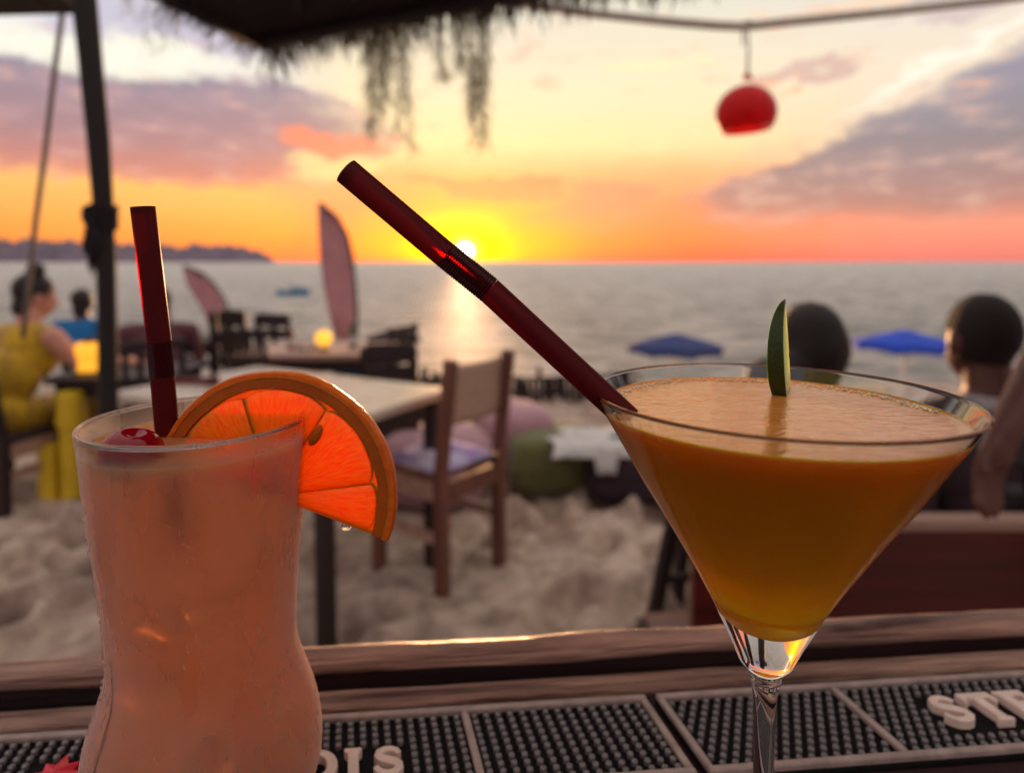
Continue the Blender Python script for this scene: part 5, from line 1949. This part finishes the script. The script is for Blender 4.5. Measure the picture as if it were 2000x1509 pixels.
# ------------------------------------------------------------------ people
def body(name, parent, prims, mats, voxel=0.011, smooth_it=5):
    """one continuous skin: capsules and ellipsoids fused by a voxel remesh; materials by nearest primitive"""
    mb = MB()
    for p in prims:
        if p[0] == 'c':
            _, a, ra, b_, rb, mi = p
            a, b_ = Vector(a), Vector(b_)
            dvec = (b_ - a)
            L = dvec.length
            dn = dvec.normalized()
            path = []
            rr = []
            for k in range(5):
                an = math.pi / 2 * k / 4
                path.append(a - dn * ra * math.cos(an)); rr.append(max(1e-4, ra * math.sin(an)))
            for k in range(5):
                an = math.pi / 2 * (1 - k / 4)
                path.append(b_ + dn * rb * math.cos(an)); rr.append(max(1e-4, rb * math.sin(an)))
            mb.tube(path, rr, 14)
        else:
            _, c, r, rot, mi = p
            mb.ellipsoid(c, r, rot, 20, 14)
    me = mb.mesh(name + '_raw')
    o = bpy.data.objects.new(name, me)
    COL.objects.link(o)
    md = o.modifiers.new('fuse', 'REMESH'); md.mode = 'VOXEL'; md.voxel_size = voxel; md.use_smooth_shade = True
    ms = o.modifiers.new('soft', 'SMOOTH'); ms.iterations = smooth_it; ms.factor = 0.5
    dg = bpy.context.evaluated_depsgraph_get()
    new = bpy.data.meshes.new_from_object(o.evaluated_get(dg))
    bpy.data.objects.remove(o)
    bpy.data.meshes.remove(me)
    for m in mats:
        new.materials.append(m)
    nf = len(new.polygons)
    cen = np.empty(nf * 3)
    new.polygons.foreach_get('center', cen)
    cen = cen.reshape(-1, 3)
    best = np.full(nf, 1e9)
    idx = np.zeros(nf, int)
    for p in prims:
        if p[0] == 'c':
            a, b_ = np.array(p[1]), np.array(p[3])
            ab = b_ - a
            t = np.clip(((cen - a) @ ab) / (ab @ ab + 1e-9), 0, 1)
            dd = np.linalg.norm(cen - (a + t[:, None] * ab), axis=1) - (p[2] + (p[4] - p[2]) * t)
            mi = p[5]
        else:
            c, r = np.array(p[1]), np.array(p[2])
            R3 = np.array(p[3]) if p[3] is not None else np.eye(3)
            q = (cen - c) @ R3
            dd = (np.linalg.norm(q / r, axis=1) - 1) * r.min()
            mi = p[4]
        m_ = dd < best
        best[m_] = dd[m_]
        idx[m_] = mi
    new.polygons.foreach_set('material_index', idx.astype(np.int32))
    new.polygons.foreach_set('use_smooth', [True] * nf)
    ob = bpy.data.objects.new(name, new)
    COL.objects.link(ob)
    ob.parent = parent
    return ob


def head_prims(hc, s=1.0, turn=0.0, nod=0.0, mi=0, hairm=None):
    """skull, jaw, nose, ears; face looks along +Y turned by `turn`"""
    R = Euler((nod, 0, turn)).to_matrix()
    hc = Vector(hc)
    P = lambda x, y, z: hc + R @ Vector((x * s, y * s, z * s))
    out = [('e', P(0, -0.005, 0.02), (0.076 * s, 0.094 * s, 0.098 * s), R, mi if hairm is None else hairm),
           ('e', P(0, 0.035, -0.04), (0.056 * s, 0.058 * s, 0.074 * s), R, mi),
           ('c', P(0, 0.086, 0.0), 0.010 * s, P(0, 0.108, -0.028), 0.014 * s, mi),
           ('c', P(-0.018, 0.084, -0.062), 0.011 * s, P(0.018, 0.084, -0.062), 0.011 * s, mi),
           ('e', P(-0.077, 0.0, -0.012), (0.012 * s, 0.022 * s, 0.034 * s), R, mi), ('e', P(0.077, 0.0, -0.012), (0.012 * s, 0.022 * s, 0.034 * s), R, mi)]
    return out, P, R


def hand_prims(w, d, palm_n, mi, s=1.0, curl=0.5, thumb_side=1):
    """palm from wrist w along d; four fingers and a thumb"""
    w, d, nrm = Vector(w), Vector(d).normalized(), Vector(palm_n).normalized()
    sd_ = d.cross(nrm).normalized() * thumb_side
    out = [('c', w, 0.024 * s, w + d * 0.045 * s, 0.026 * s, mi)]
    for k, (o_, L) in enumerate(((0.030, 0.070), (0.011, 0.080), (-0.009, 0.074), (-0.027, 0.058))):
        b = w + d * 0.07 * s + sd_ * o_ * s
        out.append(('c', w + d * 0.035 * s + sd_ * o_ * 0.7 * s, 0.013 * s, b, 0.0115 * s, mi))
        m1 = b + (d * (1 - curl * 0.4) + nrm * curl * 0.8).normalized() * L * 0.5 * s
        m2 = m1 + (d * (1 - curl) + nrm * curl * 1.6).normalized() * L * 0.5 * s
        out.append(('c', b, 0.0110 * s, m1, 0.0100 * s, mi)); out.append(('c', m1, 0.0100 * s, m2, 0.0085 * s, mi))
    tb = w + d * 0.02 * s + sd_ * 0.026 * s
    t1 = tb + (d * 0.6 + sd_ * 0.6 + nrm * 0.3).normalized() * 0.04 * s
    out.append(('c', tb, 0.014 * s, t1, 0.012 * s, mi)); out.append(('c', t1, 0.012 * s, t1 + (d * 0.9 + nrm * 0.4).normalized() * 0.03 * s, 0.010 * s, mi))
    return out


def seated(name_label, loc, rotz, seat, lean, mats, head_turn=0.0, nod=0.0, arms=None, shoulder=0.185, scale=1.0, hair=None, collar=False, sleeve='short', legs=True, cropped=False, torso_h=0.47, group=None):
    """local frame faces +Y. mats: [skin, shirt, trousers, collar, cropped hair]"""
    t = thing('person', name_label, 'person', loc, rotz, group)
    k = scale
    pel = Vector((0, 0, seat + 0.09))
    ch_ = Vector((0, lean, seat + torso_h))
    mid = pel.lerp(ch_, 0.5) + Vector((0, -0.02, 0))
    nk = ch_ + Vector((0, lean * 0.12, 0.075))
    hd0 = nk + Vector((0, lean * 0.15 + 0.02, 0.135))
    S1 = 1
    pr = [('e', pel, (0.165 * k, 0.115, 0.115), None, 2), ('e', mid, (0.145 * k, 0.105, 0.15), None, S1), ('e', ch_ + Vector((0, 0, -0.09)), (0.165 * k, 0.115, 0.17), None, S1),
          ('c', ch_ + Vector((-shoulder * 0.75, 0, 0.0)), 0.065, ch_ + Vector((shoulder * 0.75, 0, 0.0)), 0.065, S1),
          ('c', ch_ + Vector((0, 0, 0.03)), 0.062, nk + Vector((0, 0.01, 0.06)), 0.052, 0)]
    if collar:
        pr.append(('e', ch_ + Vector((0, 0.0, 0.055)), (0.085, 0.08, 0.026), None, 3))
    hp, P, R = head_prims(hd0, 1.0, head_turn, nod, 0, 4 if cropped else None)
    pr += hp
    if arms is None:
        arms = [((-1), (-shoulder - 0.06, lean + 0.06, seat + 0.22), (-shoulder + 0.02, lean + 0.28, seat + 0.20)), (1, (shoulder + 0.06, lean + 0.06, seat + 0.22), (shoulder - 0.02, lean + 0.28, seat + 0.20))]
    for (sx, el_, wr_) in arms:
        sh0 = ch_ + Vector((sx * shoulder, 0, 0.0))
        el_, wr_ = Vector(el_), Vector(wr_)
        um = 0 if sleeve == 'none' else 1
        midu = sh0.lerp(el_, 0.55)
        pr.append(('c', sh0, 0.056, midu, 0.048, um))
        pr.append(('c', midu, 0.045, el_, 0.040, 0 if sleeve != 'long' else 1))
        pr.append(('c', el_, 0.041, wr_, 0.028, 0))
        pr += hand_prims(wr_, wr_ - el_, (0, 0.2, -1), 0, 1.0, 0.4, -sx)
    if legs:
        for sx in (-1, 1):
            kn = Vector((sx * 0.12, 0.43, seat + 0.06)); ft = Vector((sx * 0.13, 0.45, 0.07))
            pr.append(('c', pel + Vector((sx * 0.085, 0.02, -0.01)), 0.085, kn, 0.058, 2))
            pr.append(('c', kn, 0.056, ft, 0.036, 0))
            pr.append(('c', ft + Vector((0, -0.03, -0.03)), 0.036, ft + Vector((0, 0.15, -0.042)), 0.026, 0))
    body('body', t, pr, mats)
    return t, P, R


def hair_cap(parent, P, R, m, bun=None, extra=(), low=-0.06, grow=1.09):
    pr = [('e', P(0, -0.018, 0.034), (0.083 * grow / 1.06, 0.094 * grow / 1.06, 0.094 * grow / 1.06), R, 0), ('e', P(0, -0.05, low), (0.066, 0.052, 0.062), R, 0)]
    if bun:
        pr.append(('e', P(*bun[0]), bun[1], R, 0))
    for e in extra:
        pr.append(('e', P(*e[0]), e[1], R, 0))
    h = body('hair', parent, pr, [m], 0.009, 3)
    # loose strands lying over the hair
    rs = random.Random(17)
    me = h.data
    mb = MB()
    np_ = len(me.polygons)
    for k in range(1500):
        f = me.polygons[rs.randrange(np_)]
        n_ = f.normal
        dn = Vector((rs.uniform(-0.35, 0.35), rs.uniform(-0.35, 0.35), -1)) + n_ * rs.uniform(0.0, 0.5)
        dn = (dn - n_ * dn.dot(n_) * 0.85).normalized()
        p0 = f.center + n_ * 0.0005
        L = rs.uniform(0.012, 0.035)
        p1 = p0 + dn * L * 0.5 + n_ * rs.uniform(0.001, 0.005)
        p2 = p0 + dn * L + n_ * rs.uniform(-0.002, 0.008)
        w = dn.cross(n_).normalized() * 0.0010
        b = len(mb.v)
        mb.v += [tuple(p0 - w), tuple(p0 + w), tuple(p1 + w), tuple(p1 - w), tuple(p2)]
        mb.f += [(b, b + 1, b + 2, b + 3), (b + 3, b + 2, b + 4)]
    st = mb.build('hair_strands', m, h, fix=False)
    tag(st, kind='stuff')
    return h


# seated person in yellow, far left
yx = at(18, 700, 3.3).x
arms = [(1, (0.27, 0.20, 0.70), (0.34, 0.42, 0.69)), (-1, (-0.22, 0.22, 0.64), (-0.08, 0.44, 0.69))]
yp, P, R = seated('person in a yellow sleeveless top with hair in a bun, leaning on a table', (yx, 3.26, 0), rad(-14), 0.36, 0.13, [M['skin'], M['yellow_cloth'], M['yellow_cloth'], M['yellow_cloth'], M['hair']], -0.5, -0.15, arms, 0.175, 1.05, sleeve='none', torso_h=0.50)
hair_cap(yp, P, R, M['hair'], ((0.02, -0.02, 0.145), (0.045, 0.045, 0.04)))
cy_ = chair('worn wooden armchair under the person in yellow', (yx - 0.02, 3.27), rad(-10), 0.50, 0.46, 0.40, 0.70, 'bars', M['dark_wood'], 0.05, M['pale_wood'])
# person in blue further out
bp_, P, R = seated('person in a blue shirt sitting beyond the black post', (at(158, 640, 5.6).x, 5.6, 0), rad(8), 0.24, 0.02, [M['skin_dark'], M['blue_cloth'], M['dark_cloth'], M['blue_cloth'], M['hair']], 0.0, 0.0, None, 0.19, 1.0, torso_h=0.44)
hair_cap(bp_, P, R, M['hair'])
# person in maroon mostly hidden by the left straw
mp_, P, R = seated('hunched person in maroon partly hidden by the left straw', (at(308, 690, 4.6).x, 4.6, 0), rad(25), 0.28, 0.10, [M['skin_dark'], M['maroon_cloth'], M['dark_cloth'], M['maroon_cloth'], M['hair']], 0.3, -0.3, None, 0.22, 1.1, torso_h=0.46)
hair_cap(mp_, P, R, M['hair'])
# dark haired person on the bench
dp_, P, R = seated('person with black hair on the red bench behind the martini glass', (at(1588, 645, 1.80).x, 1.66, 0), rad(6), 0.30, 0.10, [M['skin_dark'], M['dark_cloth'], M['dark_cloth'], M['dark_cloth'], M['hair']], 0.25, -0.12, None, 0.17, 0.95, torso_h=0.505)
hair_cap(dp_, P, R, M['hair'], ((-0.155, -0.01, -0.085), (0.075, 0.06, 0.06)), (((0.004, -0.03, -0.005), (0.090, 0.090, 0.105)), ((-0.09, -0.03, -0.06), (0.06, 0.06, 0.05)),))
# shaven headed person on the bench, right edge
sp_, P, R = seated('person with cropped hair in a grey shirt on the red bench at the right edge', (at(1950, 640, 1.55).x, 1.50, 0), rad(10), 0.32, 0.05, [M['skin_tan'], M['grey_cloth'], M['dark_cloth'], M['collar'], M['stubble']], -0.15, -0.05,
                   [(-1, (-0.25, 0.0, 0.55), (-0.24, 0.16, 0.36)), (1, (0.25, 0.06, 0.55), (0.2, 0.26, 0.5))], 0.225, 1.2, collar=True, cropped=True, torso_h=0.535)


# standing person whose arm reaches in from the right edge
ap = thing('person', 'person in dark clothes at the right edge, only a bare forearm and hand in view', 'person', (1.36, 1.04, 0))
o_ = Vector((1.36, 1.04, 0))
elb = at(2050, 705, 1.08) - o_
wri = at(1962, 842, 1.06) - o_
pr = [('e', (0, 0, 0.98), (0.17, 0.12, 0.13), None, 2), ('e', (0, 0, 1.15), (0.15, 0.11, 0.17), None, 1), ('e', (0, 0, 1.33), (0.18, 0.12, 0.17), None, 1), ('c', (-0.15, 0, 1.43), 0.06, (0.15, 0, 1.43), 0.06, 1), ('c', (0, 0, 1.45), 0.06, (0, 0.01, 1.54), 0.052, 0)]
hp, P, R = head_prims((0, 0.03, 1.65), 1.0, 0.9, 0.0, 0)
pr += hp
pr += [('c', (-0.19, 0, 1.42), 0.058, Vector((-0.19, 0, 1.42)).lerp(elb, 0.6), 0.05, 1), ('c', Vector((-0.19, 0, 1.42)).lerp(elb, 0.6), 0.046, elb, 0.042, 0), ('c', elb, 0.041, wri, 0.027, 0)]
pr += hand_prims(wri, Vector((-0.32, 0.03, -1.0)), (0.35, -0.9, 0.0), 0, 1.0, 0.25, 1)
pr += [('c', (0.19, 0, 1.42), 0.058, (0.24, 0.02, 1.15), 0.044, 1), ('c', (0.24, 0.02, 1.15), 0.042, (0.22, 0.12, 0.92), 0.028, 0)]
pr += hand_prims((0.22, 0.12, 0.92), (0, 0.2, -1), (-1, 0, 0), 0, 1.0, 0.4, 1)
for sx in (-1, 1):
    pr += [('c', (sx * 0.09, 0, 0.92), 0.088, (sx * 0.11, 0.01, 0.50), 0.062, 2), ('c', (sx * 0.11, 0.01, 0.50), 0.06, (sx * 0.12, -0.01, 0.08), 0.04, 2), ('c', (sx * 0.12, -0.03, 0.035), 0.038, (sx * 0.13, 0.16, 0.03), 0.03, 1)]
body('body', ap, pr, [M['skin_tan'], M['dark_cloth'], M['dark_cloth'], M['dark_cloth']], 0.009, 4)
hair_cap(ap, P, R, M['hair'])
bgp = at(1978, 1000, 1.30)
bag = thing('bag', 'black bag standing on the red bench at the right edge', 'bag', (bgp.x, bgp.y, 0.324))
mb = MB()
pts = []
for j in range(13):
    v_ = j / 12
    for k in range(24):
        a = 2 * math.pi * k / 24
        w = 0.075 * (1 - 0.55 * max(0, v_ - 0.55) ** 1.5 * 2) * (1 + 0.03 * math.sin(j * 1.3))
        pts.append((w * math.copysign(abs(math.cos(a)) ** 0.6, math.cos(a)) * (1 + 0.04 * math.sin(a * 5 + j)), 0.05 * (1 - 0.35 * v_) * math.copysign(abs(math.sin(a)) ** 0.7, math.sin(a)), v_ * 0.46))
mb.quad_grid(pts, 13, 24, False, True)
mb.f.append(tuple(range(24))); mb.f.append(tuple(12 * 24 + k for k in range(24)))
mb.build('pouch', M['black'], bag, smooth=True, autos=50)
mb = MB(); mb.tube([(-0.03, 0, 0.45), (-0.026, 0, 0.50), (0, 0, 0.52), (0.026, 0, 0.50), (0.03, 0, 0.45)], 0.007, 8); mb.build('handle', M['black'], bag, smooth=True)
mb = MB(); mb.box((-0.01, -0.048, 0.16), (0.09, 0.03, 0.16)); mb.build('pocket', M['black'], bag, bevel=0.012)

# ------------------------------------------------------------------ red bench
BY = 1.22
bl = at(1352, 1010, BY).x
bz = at(1800, 1010, BY).z
bn_ = thing('bench', 'dark red wooden bench with a solid back below the seated heads', 'bench', (bl + 0.75, BY + 0.2, 0))
o_ = Vector(bn_.location)
L_ = 1.55
mb = MB(); mb.box((0.0, -0.2, (bz - 0.02 + 0.26) / 2), (L_ - 0.05, 0.028, bz - 0.02 - 0.26)); mb.build('back_panel', M['red_wood'], bn_, bevel=0.003)
mb = MB(); mb.box((0.0, -0.2, bz - 0.009), (L_, 0.046, 0.022)); mb.build('top_rail', M['pale_wood'], bn_, bevel=0.004)  # paler than the bench: light on the top edge put into the colour
for k in range(4):
    mb = MB(); mb.box((0.0, -0.125 + k * 0.1, 0.31), (L_ - 0.04, 0.09, 0.026)); mb.build('seat_slat', M['red_wood'], bn_, bevel=0.003)
for sx in (-1, 1):
    x = sx * (L_ / 2 - 0.03)
    mb = MB(); mb.beam((x, -0.19, -0.03), (x, -0.2, 0.30), 0.05, 0.05); mb.build('leg', M['dark_wood'], bn_, bevel=0.004)
    mb = MB(); mb.beam((x, 0.22, -0.03), (x, 0.22, 0.295), 0.05, 0.05); mb.build('leg', M['dark_wood'], bn_, bevel=0.004)
    mb = MB(); mb.beam((x, -0.16, 0.24), (x, 0.20, 0.24), 0.03, 0.06); mb.build('stretcher', M['dark_wood'], bn_, bevel=0.003)
# dark stool just left of the bench (mostly its splayed legs show)
so = Vector((0.665, 2.12, 0))
st = thing('stool', 'dark stool with splayed legs left of the red bench', 'stool', so)
mb = MB(); mb.lathe([(0.0, 0.425), (0.150, 0.425), (0.160, 0.436), (0.158, 0.462), (0.145, 0.47), (0.0, 0.468)], 32); mb.build('seat', M['dark_wood'], st, smooth=True, autos=40)
for k in range(4):
    a = rad(12 + 90 * k)
    mb = MB(); mb.beam((0.205 * math.cos(a), 0.205 * math.sin(a), -0.03), (0.11 * math.cos(a), 0.11 * math.sin(a), 0.426), 0.042, 0.042); mb.build('leg', M['dark_wood'], st, bevel=0.004)
for k in range(2):
    a = rad(12 + 90 * k)
    mb = MB(); mb.beam((0.16 * math.cos(a), 0.16 * math.sin(a), 0.18 + 0.035 * k), (-0.16 * math.cos(a), -0.16 * math.sin(a), 0.18 + 0.035 * k), 0.022, 0.028); mb.build('stretcher', M['dark_wood'], st, bevel=0.003)


# ------------------------------------------------------------------ pieces of parts hang under their part
SUB = {'seam': 'cover', 'valance': 'canopy', 'rib': 'canopy', 'pocket': 'pouch', 'handle': 'pouch', 'rope_binding': 'trunk', 'loose_end': 'coil', 'paper_label': 'body', 'cap': 'body',
       'rim': 'bowl', 'condensation': 'bowl', 'awning': 'hull', 'awning_post': 'hull', 'cabin': 'hull', 'knot': 'cord', 'bulb': 'lamp_shade', 'lid': 'body'}
for o in list(COL.objects):
    k = o.name.split('.')[0]
    if o.parent is not None and o.parent.type == 'EMPTY' and k in SUB:
        host = [c for c in o.parent.children if c.name.split('.')[0] == SUB[k]]
        if host:
            h_ = host[0]
            o.parent = h_
            o.matrix_parent_inverse = h_.matrix_basis.inverted()
